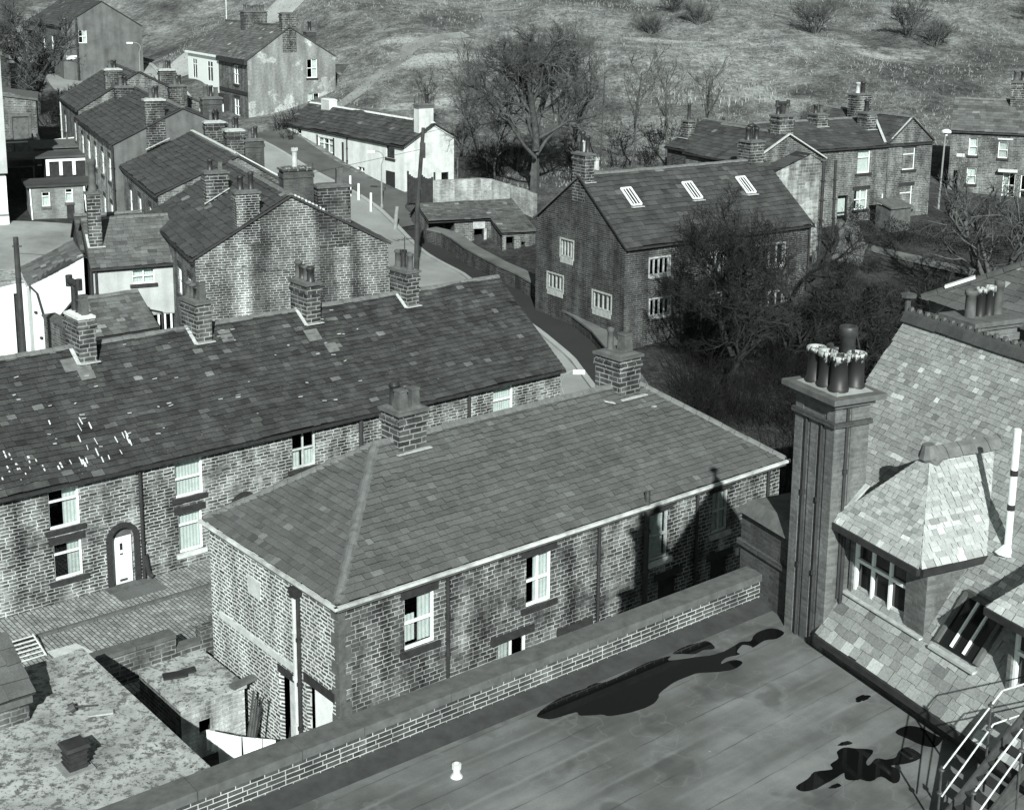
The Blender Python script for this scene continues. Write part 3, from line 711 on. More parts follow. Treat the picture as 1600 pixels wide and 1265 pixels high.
# ================================================================== HIPPED HOUSE
HO = (-4.54, 34.12, 0.0); HL, HW, HZ = 18.1, 7.3, 5.0; oh = .12; kr = .693
t = thing('hipped_stone_house', 'hip-roofed stone house in the middle of the picture with pale gutters and two stone chimneys', 'house', HO, AZ)
F = Face((0, 0), (HL, 0)); FL = Face((0, HW), (0, 0)); FR = Face((HL, 0), (HL, HW)); FB = Face((HL, HW), (0, HW))
h1 = [window(t, F, 2.14, 2.86, 3.19, 4.42, style='sash', lint=.12, sill=.16, cur=[(.06, .45, .1, .62), (.55, .98, .05, .95)]),
      window(t, F, 6.56, 2.84, 7.56, 4.44, style='pair', lint=.2, sill=.2, cur=[(.42, 1, 0, 1)]),
      window(t, F, 11.67, 2.86, 12.6, 4.5, style='sash', frame='stone_pale', lint=.14, sill=.14, sillmat='offwhite', cur=[(.1, .9, 0, .9)], curmat='net'),
      window(t, F, 14.67, 3.05, 15.48, 4.52, style='cross', frame='stone_pale', lint=.14, sill=.1, sillmat='stone_pale', cur=[(0, 1, 0, .95)], curmat='net'),
      window(t, F, 5.5, .6, 6.6, 2.0, style='pair', lint=.3, sill=.14, cur=[(.1, .5, 0, 1)], curmat='net'),
      window(t, F, 8.0, .4, 9.1, 1.5, style='sash', lint=.2, sill=.1),
      rect(12.2, 0, 13.1, 2.1), rect(14.7, 0, 15.6, 2.1)]
for a in (12.2, 14.7):
    q = MB(); F.bx(q, a + .02, a + .88, .02, 2.08, .12, .17); q.build('door', 'timber_dark', t)
    q = MB(); F.bx(q, a - .2, a + 1.1, 2.105, 2.36, -.03, .1); q.build('lintel', 'stone_black', t)
q = MB(); F.bx(q, 15.9, 16.02, 2.0, 2.25, -.1, -.02); q.build('wall_lamp', 'offwhite', t)
fs = lambda y: HW - y
h2 = [rect(fs(3.25), -.6, fs(2.3), 1.62), rect(fs(1.72), -.4, fs(.36), 1.92)]
q = MB(); FL.bx(q, fs(3.3), fs(2.2), 1.625, 1.86, -.03, .1); q.build('lintel', 'stone_black', t)
q = MB(); FL.bx(q, fs(1.85), fs(.25), 1.925, 2.2, -.03, .1); q.build('lintel', 'stone_black', t)
q = MB(); FL.bx(q, fs(2.9), fs(2.32), -.6, 1.6, .14, .18); q.build('door', 'offwhite', t)
q = MB(); FL.bx(q, fs(1.45), fs(.4), -.4, 1.9, .1, .14); q.build('door', 'white_paint', t)
q = MB(); FL.bx(q, fs(4.95), fs(4.2), 3.45, 4.0, -.012, .02); q.build('blocked_window', 'offwhite', t)
q = MB(); FL.bx(q, fs(6.8), fs(2.25), 1.95, 2.16, -.035, .02); q.build('string_course', 'offwhite', t)
mb = MB(); F.wall(mb, -1.2, [(0, 4.9), (HL, 4.9)], h1); FR.wall(mb, -1.2, [(0, 4.9), (HW, 4.9)]); FB.wall(mb, -1.2, [(0, 4.9), (HL, 4.9)])
mb.build('wall', 'hip_stone', t)
mb = MB(); FL.wall(mb, -1.2, [(0, 4.9), (HW, 4.9)], h2); mb.build('end_wall', 'rubble', t)['label'] = 'end wall of pale-mortared rubble stone'
mb = MB(); q = random.Random(2)
for k in range(15):
    z = -1.2 + k * .4; e = .38 if k % 2 else .2
    F.bx(mb, -.012, e, z, z + .385, -.012, .02); FL.bx(mb, HW - (.58 - e), HW + .011, z, z + .385, -.011, .02)
mb.build('quoins', 'coping', t)
mb = MB(); f = math.hypot(1, kr); A = (-oh, -oh, HZ); ez = HZ
hl = lambda Lt: (lambda tt: (tt / f, Lt - tt / f))
ht = (HW / 2 + oh) * f
for E, u_, s_, Lt in (((-oh, -oh, ez), (1, 0, 0), (0, 1, kr), HL + 2 * oh), ((-oh, HW + oh, ez), (0, -1, 0), (1, 0, kr), HW + 2 * oh),
                      ((HL + oh, HW + oh, ez), (-1, 0, 0), (0, -1, kr), HL + 2 * oh), ((HL + oh, -oh, ez), (0, 1, 0), (-1, 0, kr), HW + 2 * oh)):
    slates(mb, E, u_, s_, Lt, ht, .20, .27, hl(Lt), .052, .09, .008, .02, 7, 1.6)
    E = Vector(E); u2 = Vector(u_); s2 = Vector(s_); ins = HW / 2 + oh
    deck(mb, [E, E + u2 * Lt, E + u2 * (Lt - ins) + s2 * ins, E + u2 * ins + s2 * ins] if Lt > 10 else [E, E + u2 * Lt, E + u2 * ins + s2 * ins], .09)
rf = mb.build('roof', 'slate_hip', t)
zr = HZ + (HW / 2 + oh) * kr; a, b = HW / 2, HL - HW / 2
ridge_tiles(rf, [(a, HW / 2, zr + .07), (b, HW / 2, zr + .07)], .16, .1, .5, 'ridge')
for c, d in (((-oh, -oh), a), ((-oh, HW + oh), a), ((HL + oh, -oh), b), ((HL + oh, HW + oh), b)):
    ridge_tiles(rf, [(c[0], c[1], HZ + .07), (d, HW / 2, zr + .07)], .16, .1, .5, 'ridge', 'hip_tiles')
for nm, pts, mt in (('gutter', [(-oh, -oh), (HL + oh, -oh)], 'gutter_pale'), ('gutter', [(-oh, HW + oh), (-oh, -oh)], 'gutter_pale'), ('gutter', [(HL + oh, -oh), (HL + oh, HW + oh)], 'gutter_dark')):
    p, q = Vector((*pts[0], HZ - .09)), Vector((*pts[1], HZ - .09)); d = (q - p).normalized(); out = Vector((d.y, -d.x, 0))
    mb = MB(); mb.beam(p + out * .08 - d * .14, q + out * .08 + d * .14, .1, .09); mb.build(nm, mt, t)
    mb = MB(); mb.beam(p + out * .0 + Vector((0, 0, -.1)), q + out * .0 + Vector((0, 0, -.1)), .1, .1); mb.build('cornice', 'coping', t)
hp = lambda x, y, h=.06: Vector((x, y, HZ + (min(y, HW - y) + oh) * kr + h))
chimney(t, 4.75, 3.68, 1.0, .95, 6.6, 8.45, 'chimney_stone', [(-.25, -.2, .62, .17, 'square', 'pot_clay'), (.22, -.18, .6, .16, 'square', 'pot_clay'), (-.2, .22, .7, .15, 'plain', 'pot_dark'), (.2, .22, .65, .14, 'cowl', 'pot_dark')], capmat='coping',
        flash=[(hp(4.1, 3.12), hp(5.35, 3.12))])
chimney(t, 13.83, 3.8, 1.0, 1.2, 6.6, 8.6, 'chimney_stone', [(-.1, .3, .8, .12, 'plain', 'pot_clay'), (.2, -.1, .65, .2, 'square', 'pot_clay')], capmat='coping',
        flash=[(hp(13.3, 3.05), hp(14.5, 3.05))])
mb = MB()
for p, q, w_ in (((12.6, 3.2), (12.95, 3.05), .3), ((14.35, 2.6), (14.5, 2.6), .12)): mb.beam(hp(*p), hp(*q), w_, .03)
mb.build('flashing', 'lead', rf)
for x, zt_, zb_ in ((3.58, 4.72, 0), (9.43, 4.72, 0), (13.85, 4.78, 0), (17.4, 4.8, 0)): pipe(t, [(x, -.1, zt_), (x, -.1, zb_)], .055, 'gutter_dark')
pipe(t, [(11.47, -.12, 5.4), (11.47, -.12, 0)], .09, 'iron', 'soil_pipe')
pipe(t, [(-.1, 2.13, 4.75), (-.1, 2.1, -.9)], .07, 'offwhite'); pipe(t, [(-.1, 1.93, 4.5), (-.1, 1.93, -.9)], .06, 'gutter_dark')
mb = MB(); mb.hexa([(-.3, 1.82, 4.5), (-.02, 1.82, 4.5), (-.02, 2.04, 4.5), (-.3, 2.04, 4.5), (-.34, 1.78, 4.75), (-.02, 1.78, 4.75), (-.02, 2.08, 4.75), (-.34, 2.08, 4.75)]); mb.build('rain_hopper', 'gutter_dark', t)

# ================================================================== FLAT ROOFED BUILDING IN FRONT
PB = Vector((-1.9, 19.62, 0)); uA, vA = uvec(AZ)
ZF = 9.4
t = thing('flat_roof_building', 'flat-roofed building in the foreground with wet felt and a low brick parapet', 'building', (PB.x, PB.y, 0), AZ + .9)
# local: x along the parapet, y outwards (towards the hipped house); the roof lies at y < 0
Lr = 8.75
mb = MB(); mb.face([(-14, 0, ZF), (-14, -22, ZF), (14, -22, ZF), (14, -6, ZF), (9.6, 1.2, ZF), (Lr, 0, ZF)]); mb.build('roof', 'felt', t)
mb = MB(); mb.face([(-14, -.42, ZF + .004), (Lr, -.42, ZF + .004), (Lr, .0, ZF + .09), (-14, .0, ZF + .09)]); mb.build('felt_upstand', m_plain('upstand_felt', .045, .8, .3, 3), t)
Fp = Face((Lr, .03), (-14, .03)); Fo = Face((-14, .31), (Lr, .31))
mb = MB()
F2 = Face((-14, .0), (Lr, .0)); F2.wall(mb, ZF, [(0, ZF + .45), (F2.L, ZF + .45)])
F3 = Face((Lr, .33), (-14, .33)); F3.wall(mb, -1.5, [(0, ZF + .45), (F3.L, ZF + .45)])
F4 = Face((-14, .33), (-14, -22)); F4.wall(mb, -1.5, [(0, ZF), (F4.L, ZF)])
mb.build('parapet', 'parapet_brick', t)
mb = MB(); x = -14.0; q = random.Random(9)
while x < Lr:
    x2 = min(Lr, x + q.uniform(1.0, 1.9)); mb.box(x + .006, x2 - .006, -.05, .40, ZF + .452, ZF + .6 + q.uniform(-.006, .006), q.uniform(.85, 1.1)); x = x2
mb.build('coping', 'coping', t)
# ------------------------------------------------------------------ puddles, vent, rail on the flat roof
def sheet(name, mat, pts, dz=0.0, kind='structure', uvaz=None, thick=0.0):
    """flat or draped polygon of ground; pts are world points"""
    mb = MB(); P = [Vector(p) + Vector((0, 0, dz)) for p in pts]
    uv = None
    if uvaz is not None:
        u, v = uvec(uvaz); uv = [(p.dot(u), p.dot(v)) for p in P]
    for tri in tessellate_polygon([P]):
        mb.face([P[k] for k in tri], [uv[k] for k in tri] if uv else [(P[k].x, P[k].y) for k in tri])
    if thick:
        for k in range(len(P)):
            a, b = P[k], P[(k + 1) % len(P)]; mb.face([a, b, b - Vector((0, 0, thick)), a - Vector((0, 0, thick))])
    o = mb.build(name, mat)
    for p in o.data.polygons:
        if p.normal.z < -.5: p.flip()
    return tag(o, kind=kind)
def blob(cx, cy, rx, ry, rot, seed, n=40, rough=.35):
    q = random.Random(seed); ph = [q.uniform(0, 6.28) for _ in range(6)]; out = []
    for k in range(n):
        a = 2 * math.pi * k / n; r = 1 + rough * (.5 * math.sin(2 * a + ph[0]) + .35 * math.sin(3 * a + ph[1]) + .3 * math.sin(5 * a + ph[2]) + .2 * math.sin(9 * a + ph[3]) + .12 * math.sin(14 * a + ph[4]))
        x, y = rx * r * math.cos(a), ry * r * math.sin(a); out.append((cx + x * math.cos(rot) - y * math.sin(rot), cy + x * math.sin(rot) + y * math.cos(rot)))
    return out
def wavy(pts, seed, sub_=5, amp=.035):
    q = random.Random(seed); n = len(pts); out = []
    for i in range(n):
        p0, p1, p2, p3 = (Vector((*pts[(i + k) % n], 0)) for k in (-1, 0, 1, 2))
        for j in range(sub_):
            t_ = j / sub_; c = .5 * ((2 * p1) + (p2 - p0) * t_ + (2 * p0 - 5 * p1 + 4 * p2 - p3) * t_ ** 2 + (3 * p1 - p0 - 3 * p2 + p3) * t_ ** 3)
            out.append((c.x + q.gauss(0, amp * .5), c.y + q.gauss(0, amp * .5)))
    return out
def puddle(pts):
    pts = wavy(pts, len(pts)) if len(pts) < 35 else pts
    return _puddle(pts)
def _puddle(pts):
    return tag(sheet('puddle', 'water', [(x, y, ZF + .006) for x, y in pts]), kind='structure')
CAMX = None
# ================================================================== SCHOOL-LIKE BRICK BUILDING ON THE RIGHT
SA = 64.5; SO = (5.67, 23.06, 0.0)
t = thing('gothic_brick_building', 'tall brick building with steep pale tiled roofs, hipped bays and big panelled chimney', 'building', SO, SA)
kS = 1.26
sp = lambda x, y, h=0.0: Vector((x, y, 9.8 + (x + .1) * kS + h))
# main slope, from low eaves up to the ridge
mb = MB(); fS = math.hypot(1, kS); RX = 3.8
Etop = sp(-.12, 1.0)
def lim_main(tt):
    x = tt / fS - .12
    y_hi = 2.55 if x > 1.15 else (0.02 if x < .9 else 1.0)
    return (2.55 - y_hi, 14.0)
xq = .95
slates(mb, sp(-.12, .02, .03), (0, -1, 0), (1, 0, kS), 11.47, (xq + .12) * fS, .165, .21, None, .018, .15, .05, .012, 21, 1.5)
slates(mb, sp(xq, 2.55, .035), (0, -1, 0), (1, 0, kS), 14.0, (RX - xq) * fS, .108, .165, lambda tt: (0.0 if tt / fS + xq > 1.15 else 1.5, 14.0), .014, .14, .05, .012, 24, 1.5)
deck(mb, [sp(-.12, 0.02, .03), sp(-.12, -11.45, .03), sp(RX, -11.45, .03), sp(RX, 2.5, .03), sp(1.15, 2.5, .03), sp(1.15, .02, .03)], .03)
zR = sp(RX, 0).z
# back slope
slates(mb, (RX * 2 + .1, -11.45, 9.8), (0, 1, 0), (-1, 0, kS), 14.0, (RX + .12) * fS, .3, .6, None, .016, .13, .05, .01, 22, 1.5)
deck(mb, [(RX * 2 + .1, -11.45, 9.8), (RX * 2 + .1, 2.55, 9.8), (RX, 2.55, zR), (RX, -11.45, zR)], .03)
for k in range(60): mb.tube([(RX, 2.5 - k * .23, zR + .1), (RX, 2.5 - k * .23, zR + .17)], [.07, .05], 6, t=.25)
rf = mb.build('roof', 'slate_school', t)
ridge_tiles(rf, [(RX, 2.6, zR + .1), (RX, -11.4, zR + .1)], .2, .2, .33, 'ridge_dark', seed=8)
mb = MB(); mb.tube([(RX, 2.62, zR), (RX, 2.62, zR + .35)], .06, 8); mb.lathe((RX, 2.62, zR + .33), [(.06, 0), (.17, .03), (.17, .09), (.05, .12), (0, .14)], 10); mb.build('finial', 'ridge_dark', rf)
# brick carcass
mb = MB()
Ff = Face((0, .0), (0, -11.4)); Ff.wall(mb, ZF - .3, [(0, 9.78), (Ff.L, 9.78)])
mb.box(.12, 7.4, -11.3, 1.0, 0, 9.7)
Fg = Face((7.5, 2.42), (1.2, 2.42)); Fg.wall(mb, 0, [(0, 9.8), (3.7, 14.45), (6.3, 11.3)])
mb.build('wall', 'school_brick_dark', t)
mb = MB(); mb.beam((-.16, -11.4, 9.72), (-.16, -.03, 9.72), .13, .12); mb.build('gutter', 'gutter_dark', t)
# pier beside the parapet
mb = MB(); mb.box(.16, 1.3, 1.14, 2.85, 0, 11.05); mb.box(.10, 1.36, 1.16, 2.91, 10.35, 10.45); o = mb.build('pier', 'school_brick_dark', t)
mb = MB(); mb.hexa([(.06, 1.16, 11.053), (1.4, 1.16, 11.053), (1.4, 2.95, 11.053), (.06, 2.95, 11.053), (.3, 1.16, 11.3), (1.2, 1.16, 11.3), (1.2, 2.7, 11.3), (.3, 2.7, 11.3)]); mb.build('pier_coping', 'coping', o)
# panelled chimney
mb = MB()
mb.box(.0, .70, .0, 1.08, 0, 14.0)
for y0, y1 in ((-.02, .2), (.44, .64), (.88, 1.1)): mb.box(-.022, .1, y0 + .001, y1, ZF - .3, 13.63)
for y0, y1 in ((-.02, .2), (.88, 1.1)): mb.box(-.022, .1, y0 + .001, y1, 13.725, 13.99)
for x0, x1 in ((-.021, .14), (.34, .74)): mb.box(x0, x1, -.02, .08, ZF - .3, 13.63); mb.box(x0, x1, -.02, .08, 13.725, 13.99)
ch = mb.build('chimney', 'school_brick', t)
mb = MB(); mb.box(-.075, .775, -.075, 1.155, 13.64, 13.72); mb.build('string_course', 'school_brick_dark', ch)
mb = MB(); mb.box(-.09, .79, -.09, 1.17, 14.003, 14.1); mb.box(-.2, .95, -.2, 1.32, 14.1, 14.2, .8); mb.build('chimney_cap', 'coping', ch)
mb = MB(); mb.hexa([(-.02, -.02, 14.203), (.8, -.02, 14.203), (.8, 1.12, 14.203), (-.02, 1.12, 14.203), (.1, .1, 14.27), (.68, .1, 14.27), (.68, 1.0, 14.27), (.1, 1.0, 14.27)]); mb.build('flaunching', 'concrete', ch)
for k, (x, y) in enumerate(((.19, .2), (.19, .53), (.19, .86), (.58, .24), (.58, .80))):
    pot(ch, x, y, 14.24, .64, .165, 'plain', 'pot_lime' if k in (0, 1, 2, 3) else 'pot_dark')
pot(ch, .6, .52, 14.24, 1.05, .15, 'plain', 'pot_dark')
for y in (.33, .76): pipe(t, [(-.02, y, 13.6), (-.02, y, ZF)], .035, 'gutter_dark', 'recess_line', 5)  # thin dark rods drawing the recess lines of the chimney panels
pipe(t, [(.25, -.03, 14.0), (.25, -.03, 10.4)], .03, 'gutter_dark', 'recess_line', 5)
# hipped bay with a six-light window
def bay(yc, cur=True):
    hw = 1.15; xe = .12; ze = 11.9; zr_ = 13.35; xa = xe + hw * .95; kb = (zr_ - ze) / hw; fb = math.hypot(1, kb)
    xr = 3.05; hx = .98
    mb = MB(); wy0, wy1 = yc - .98, yc + .98
    xw = .45
    Fw = Face((xw, wy1), (xw, wy0)); Fsd = Face((xw, wy0), (3.2, wy0)); Fs2 = Face((3.2, wy1), (xw, wy1))
    hole = window(t, Fw, .08, 10.22, 1.46, 11.76, style='six', o=.1, panemat='dark_glazing')
    q = MB(); Fw.bx(q, .03, 1.52, 10.06, 10.215, -.1, .1); q.build('sill', 'timber', t)
    Fw.wall(mb, 9.9, [(0, ze), (Fw.L, ze)], [hole]); Fsd.wall(mb, 9.9, [(0, ze), (Fsd.L, ze)]); Fs2.wall(mb, 9.9, [(0, ze), (Fs2.L, ze)])
    mb.box(xw + .55, xw + .6, wy0 + .02, wy1 - .02, 9.9, ze, mi=1)  # added black sheet standing in for the unlit room behind the window
    mb.build('bay_wall', ['school_brick', 'stone_black'], t)
    mb = MB()
    # side facing the courtyard, end, far side
    slates(mb, (xe, yc - hw, ze), (1, 0, 0), (0, 1, kb), xr - xe, hw * fb, .092, .15, lambda tt: (tt / fb * .95, xr - xe), .012, .10, .05, .006, 31, 1.3)
    slates(mb, (xe, yc + hw, ze), (0, -1, 0), (1, 0, kb / .95), 2 * hw, hw * .95 * math.hypot(1, kb / .95), .092, .15, lambda tt: (tt / math.hypot(1, kb / .95) / .95, 2 * hw - tt / math.hypot(1, kb / .95) / .95), .012, .15, .05, .006, 32, 1.4)
    slates(mb, (xr, yc + hw, ze), (-1, 0, 0), (0, -1, kb), xr - xe, hw * fb, .092, .15, lambda tt: (0, xr - xe - tt / fb * .95), .012, .12, .05, .006, 33, 1.4)
    deck(mb, [(xe, yc - hw, ze), (xr, yc - hw, ze), (xr, yc, zr_), (xa, yc, zr_)], .02); deck(mb, [(xe, yc + hw, ze), (xe, yc - hw, ze), (xa, yc, zr_)], .02); deck(mb, [(xr, yc + hw, ze), (xe, yc + hw, ze), (xa, yc, zr_), (xr, yc, zr_)], .02)
    o = mb.build('bay_roof', 'slate_bay', t)
    ridge_tiles(o, [(xa - .05, yc, zr_ + .09), (xr, yc, zr_ + .09)], .2, .16, .3, 'ridge')
    mb = MB(); mb.tube([(xa + .1, yc, zr_ - .12), (xa - .02, yc, zr_ - .02), (xa - .04, yc, zr_ + .16)], [.2, .19, .1], 10); mb.build('finial', 'ridge', o)
    mb = MB(); mb.beam((xe - .02, yc + hw, ze - .08), (xe - .02, yc - hw, ze - .08), .12, .12); mb.beam((xe, yc - hw - .02, ze - .08), (xr - .9, yc - hw - .02, ze - .08), .1, .12)
    mb.box(xe + .06, xw, yc - hw + .06, yc + hw - .06, ze - .1, ze - .06)
    mb.build('bay_gutter', 'gutter_dark', t)
bay(-1.06); bay(-4.86)
q = MB()
for k in range(13): q.box(.75 + k * .085, .80 + k * .085, -2.045, -1.99, 11.76, 11.84)
q.build('dentils', 'gutter_dark', t)
mb = MB(); mb.beam(sp(.42, -.02, .05), sp(.42, -2.05, .05), .14, .03); mb.build('flashing', 'lead', rf)
# rooflight in the lean-to slope
mb = MB()
for y in (-2.66, -2.94): mb.beam(sp(.47, y, .12), sp(1.0, y, .12), .032, .05)
o = mb.build('rooflight', 'white_paint', t)
mb = MB()
for y in (-2.36, -3.24): mb.beam(sp(.45, y, .10), sp(1.06, y, .10), .07, .1)
mb.beam(sp(1.05, -2.33, .10), sp(1.05, -3.27, .10), .08, .1); mb.build('frame', 'timber', o)
mb = MB(); mb.face([sp(.45, -2.36, .09), sp(.45, -3.24, .09), sp(1.02, -3.24, .09), sp(1.02, -2.36, .09)]); mb.build('pane', 'dark_glazing', o)
mb = MB(); mb.beam(sp(.40, -2.28, .07), sp(.40, -3.3, .07), .13, .05); mb.build('flashing', 'lead', o)
# white vent pipe
mb = MB(); mb.tube([(1.7, -2.5, 11.95), (1.7, -2.5, 14.15)], .058, 10); mb.lathe((1.7, -2.5, 12.0), [(.2, 0), (.08, .12), (.058, .14)], 10); o = mb.build('vent_pipe', 'white_paint', t)
mb = MB()
for z in (12.75, 13.35): mb.tube([(1.7, -2.5, z), (1.7, -2.5, z + .1)], .064, 10)
mb.build('pipe_band', 'black_paint', o)
# corner downpipe and lead soaker by the chimney
pipe(t, [(.3, -.06, 11.75), (.3, -.06, 10.3)], .04, 'gutter_dark'); q = MB(); q.beam((.1, -.02, 11.9), (.75, -.08, 12.5), .12, .03); q.build('flashing', 'lead', t)
# rear chimney on the far side of the main ridge
ch = chimney(t, 10.17, 7.0, 1.4, 1.0, 6.0, 12.85, 'school_brick', [(-.42, .0, .8, .15, 'plain', 'pot_clay'), (-.1, .0, .82, .14, 'plain', 'pot_lime'), (.2, .0, .85, .14, 'plain', 'pot_lime'), (.5, .0, .95, .12, 'plain', 'pot_clay')], capmat='coping', bands=True)
mb = MB(); mb.box(9.32, 11.02, 6.35, 7.65, 12.96, 13.08); mb.build('chimney_cap', 'coping', ch)
# handrailed steps over the lean-to
st = thing('roof_steps', 'iron steps with ball-jointed handrails climbing from the flat roof at the lower right corner', 'steps', SO, SA)
for y in (-5.04, -5.66):
    mb = MB()
    for a, b in (((-1.87, 10.35), (-.83, 11.35)), ((-1.83, 9.93), (-.95, 10.85))): mb.tube([(a[0], y, a[1]), (b[0], y, b[1])], .013, 6)
    mb.tube([(-.83, y, 11.35), (.4, y - .05, 11.42)], .013, 6); mb.tube([(-.95, y, 10.85), (.4, y - .05, 10.95)], .013, 6)
    o = mb.build('handrail', 'rail_metal', st)
    for x, z0, z1 in ((-1.87, ZF, 10.42), (-1.03, ZF + .4, 11.22), (.4, 10.2, 11.46)):
        q = MB(); q.tube([(x, y, z0), (x, y, z1)], .018, 6)
        for z in (z1 - .06, z1 - .42): q.lathe((x, y, z - .035), [(0, 0), (.036, .015), (.045, .035), (.036, .055), (0, .07)], 8)
        q.build('post', 'iron', o)
mb = MB()
for k in range(8):
    x, z = -1.85 + k * .2, ZF + .17 + k * .185; mb.box(x, x + .2, -5.6, -5.1, z - .02, z)
mb.build('treads', 'gutter_dark', st)
mb = MB()
for y in (-5.08, -5.62): mb.beam((-1.95, y, ZF + .05), (-.3, y, ZF + 1.55), .03, .16)
mb.build('stringer', 'iron', st)
# puddles and a dark patch: outlines in the building's own axes (x into the school, y along its eaves)
def sl(x, y): p = wpt(SO, SA, x, y); return (p.x, p.y)
def pw(px): return px
_puddle(wavy([(0.48, 20.77), (0.57, 20.66), (0.76, 20.65), (1.12, 20.86), (1.2, 20.75), (1.54, 20.79), (1.68, 20.75), (2.06, 20.88), (2.37, 21.08), (2.53, 21.31), (2.57, 21.49), (2.7, 21.67), (2.87, 21.88), (3.14, 22.1), (3.35, 22.22), (3.68, 22.26), (3.97, 22.36), (4.16, 22.58), (4.11, 22.69), (3.95, 22.68), (3.78, 22.55), (3.89, 22.77), (4.16, 22.91), (4.13, 23.01), (4.27, 23.27), (4.41, 23.24), (4.46, 23.18), (4.71, 23.45), (4.95, 23.53), (5.13, 23.77), (4.97, 23.94), (4.76, 23.87), (4.56, 23.68), (4.45, 23.43), (4.25, 23.38), (3.99, 23.1), (3.71, 22.9), (3.35, 22.79), (2.86, 22.66), (2.91, 22.82), (2.62, 22.68), (2.32, 22.45), (1.89, 22.04), (1.63, 21.85), (1.39, 21.82), (1.35, 21.67), (1.04, 21.46), (0.74, 21.17)], 0, 3, .005))
_puddle(wavy([(2.95, 22.92), (3.21, 23.19), (3.45, 23.33), (3.66, 23.4), (3.75, 23.13), (3.54, 23.06), (3.36, 22.91), (3.14, 22.91)], 1, 3, .005))
_puddle(wavy([(4.35, 18.77), (4.41, 18.65), (4.58, 18.68), (4.8, 18.84), (4.98, 18.98), (5.17, 19.15), (5.15, 18.98), (5.31, 18.95), (5.37, 18.98), (5.52, 18.92), (5.71, 19.06), (5.85, 18.88), (5.98, 18.99), (6.03, 19.26), (5.94, 19.36), (6.26, 19.44), (6.5, 19.65), (6.35, 19.89), (6.18, 19.78), (6.08, 19.6), (5.91, 19.53), (5.76, 19.56), (5.6, 19.36), (5.58, 19.46), (5.74, 19.7), (5.75, 19.81), (5.52, 19.84), (5.33, 19.86), (5.19, 19.73), (5.17, 19.55), (5.01, 19.38), (5.0, 19.24), (4.72, 19.17), (4.57, 18.97)], 2, 3, .005))
_puddle(wavy([(6.27, 20.32), (6.49, 20.52), (6.72, 20.48), (6.92, 20.23), (6.98, 20.15), (6.78, 19.9), (6.57, 19.97), (6.42, 20.14)], 3, 3, .005))  # dark patch against the wall base, made with the same sheet as the puddles
_puddle(blob(6.0, 21.4, .16, .08, .8, 12, 24, .3)); _puddle(blob(5.38, 19.98, .11, .06, .4, 13, 20, .3)); _puddle(blob(4.95, 18.79, .1, .05, .4, 14, 20, .3))
mb = MB(); mb.lathe((0, 0, 0), [(.1, 0), (.085, .03), (.06, .06), (.055, .13), (.075, .14), (.075, .21), (.05, .22), (.04, .13)], 12)
tag(mb.build('roof_vent', 'offwhite', loc=(-.77, 18.95, ZF + .005)), 'small pale flue cap standing alone on the wet flat roof', 'vent')
# ================================================================== YARD, LOWER LEFT
LB = thing('crusted_outbuilding', 'flat-roofed outbuilding crusted with pale lichen in the lower left corner', 'outbuilding', (-7.15, 30.03, 0), AZ)
mb = MB(); mb.box(-6.5, -.12, -4.0, 7.5, -1.3, 2.42); mb.build('wall', 'yard_stone', LB)
mb = MB(); mb.box(-6.6, 0, -4.1, 7.68, 2.423, 2.6); mb.build('roof_slab', 'lichen', LB)
mb = MB(); mb.box(-.26, .02, -4.1, 7.7, 2.59, 2.64); mb.build('roof_edging', 'lichen', LB)
o = thing('louvred_vent', 'small black louvred box vent with a flat cap on the crusted roof', 'vent', wpt((-7.15, 30.03), AZ, -2.5, 2.05, 2.6), AZ)
mb = MB(); mb.box(-.22, .22, -.22, .22, 0, .58)
for k in range(4): mb.box(-.25, .25, -.25, .25, .12 + k * .12, .15 + k * .12)
mb.build('body', 'stone_black', o); mb = MB(); mb.hexa([(-.3, -.3, .58), (.3, -.3, .58), (.3, .3, .58), (-.3, .3, .58), (-.26, -.26, .66), (.26, -.26, .66), (.26, .26, .66), (-.26, .26, .66)]); mb.build('cap', 'gutter_dark', o)
mb = MB(); mb.box(-.36, .36, -.36, .36, .0, .05); mb.build('base', 'concrete', o)
mb = MB(); mb.tube([(0, 0, .1), (.12, .05, .16)], .12, 10); mb.tube([(.1, .05, .14), (.62, .3, .05)], .025, 6)
tag(mb.build('shovel', 'iron', loc=wpt((-7.15, 30.03), AZ, -1.62, 4.55, 2.62)), 'dark short-handled scoop lying on the crusted flat roof', 'tool')
mb = MB(); mb.beam((-.3, -.05, .03), (.3, .12, .03), .2, .04)
tag(mb.build('board', 'stone_pale', loc=wpt((-7.15, 30.03), AZ, -1.05, 3.95, 2.62)), 'short pale board lying on the crusted flat roof', 'board')

o = thing('stone_roofed_house', 'corner of a house with thick stone roof slates at the left edge of the picture', 'house', (-12.05, 32.15, 0), AZ)
mb = MB(); slates(mb, (-5.0, -.1, 3.42), (1, 0, 0), (0, 1, .5), 5.0, 2.1, .5, .6, None, .05, .14, .03, .02, 41, 1.5); deck(mb, [(-5, -.1, 3.42), (0, -.1, 3.42), (0, 1.75, 4.35), (-5, 1.75, 4.35)], .06); mb.build('roof', 'slate_far', o)
mb = MB(); Face((-5, .1), (-.12, .1)).wall(mb, -1.3, [(0, 3.4), (4.88, 3.4)]); Face((-.12, .1), (-.12, 1.7)).wall(mb, -1.3, [(0, 3.4), (1.6, 4.2)]); mb.build('wall', 'yard_stone', o)
mb = MB(); mb.box(-5, -.05, .0, .09, 3.12, 3.36); mb.build('eaves_course', 'coping', o)

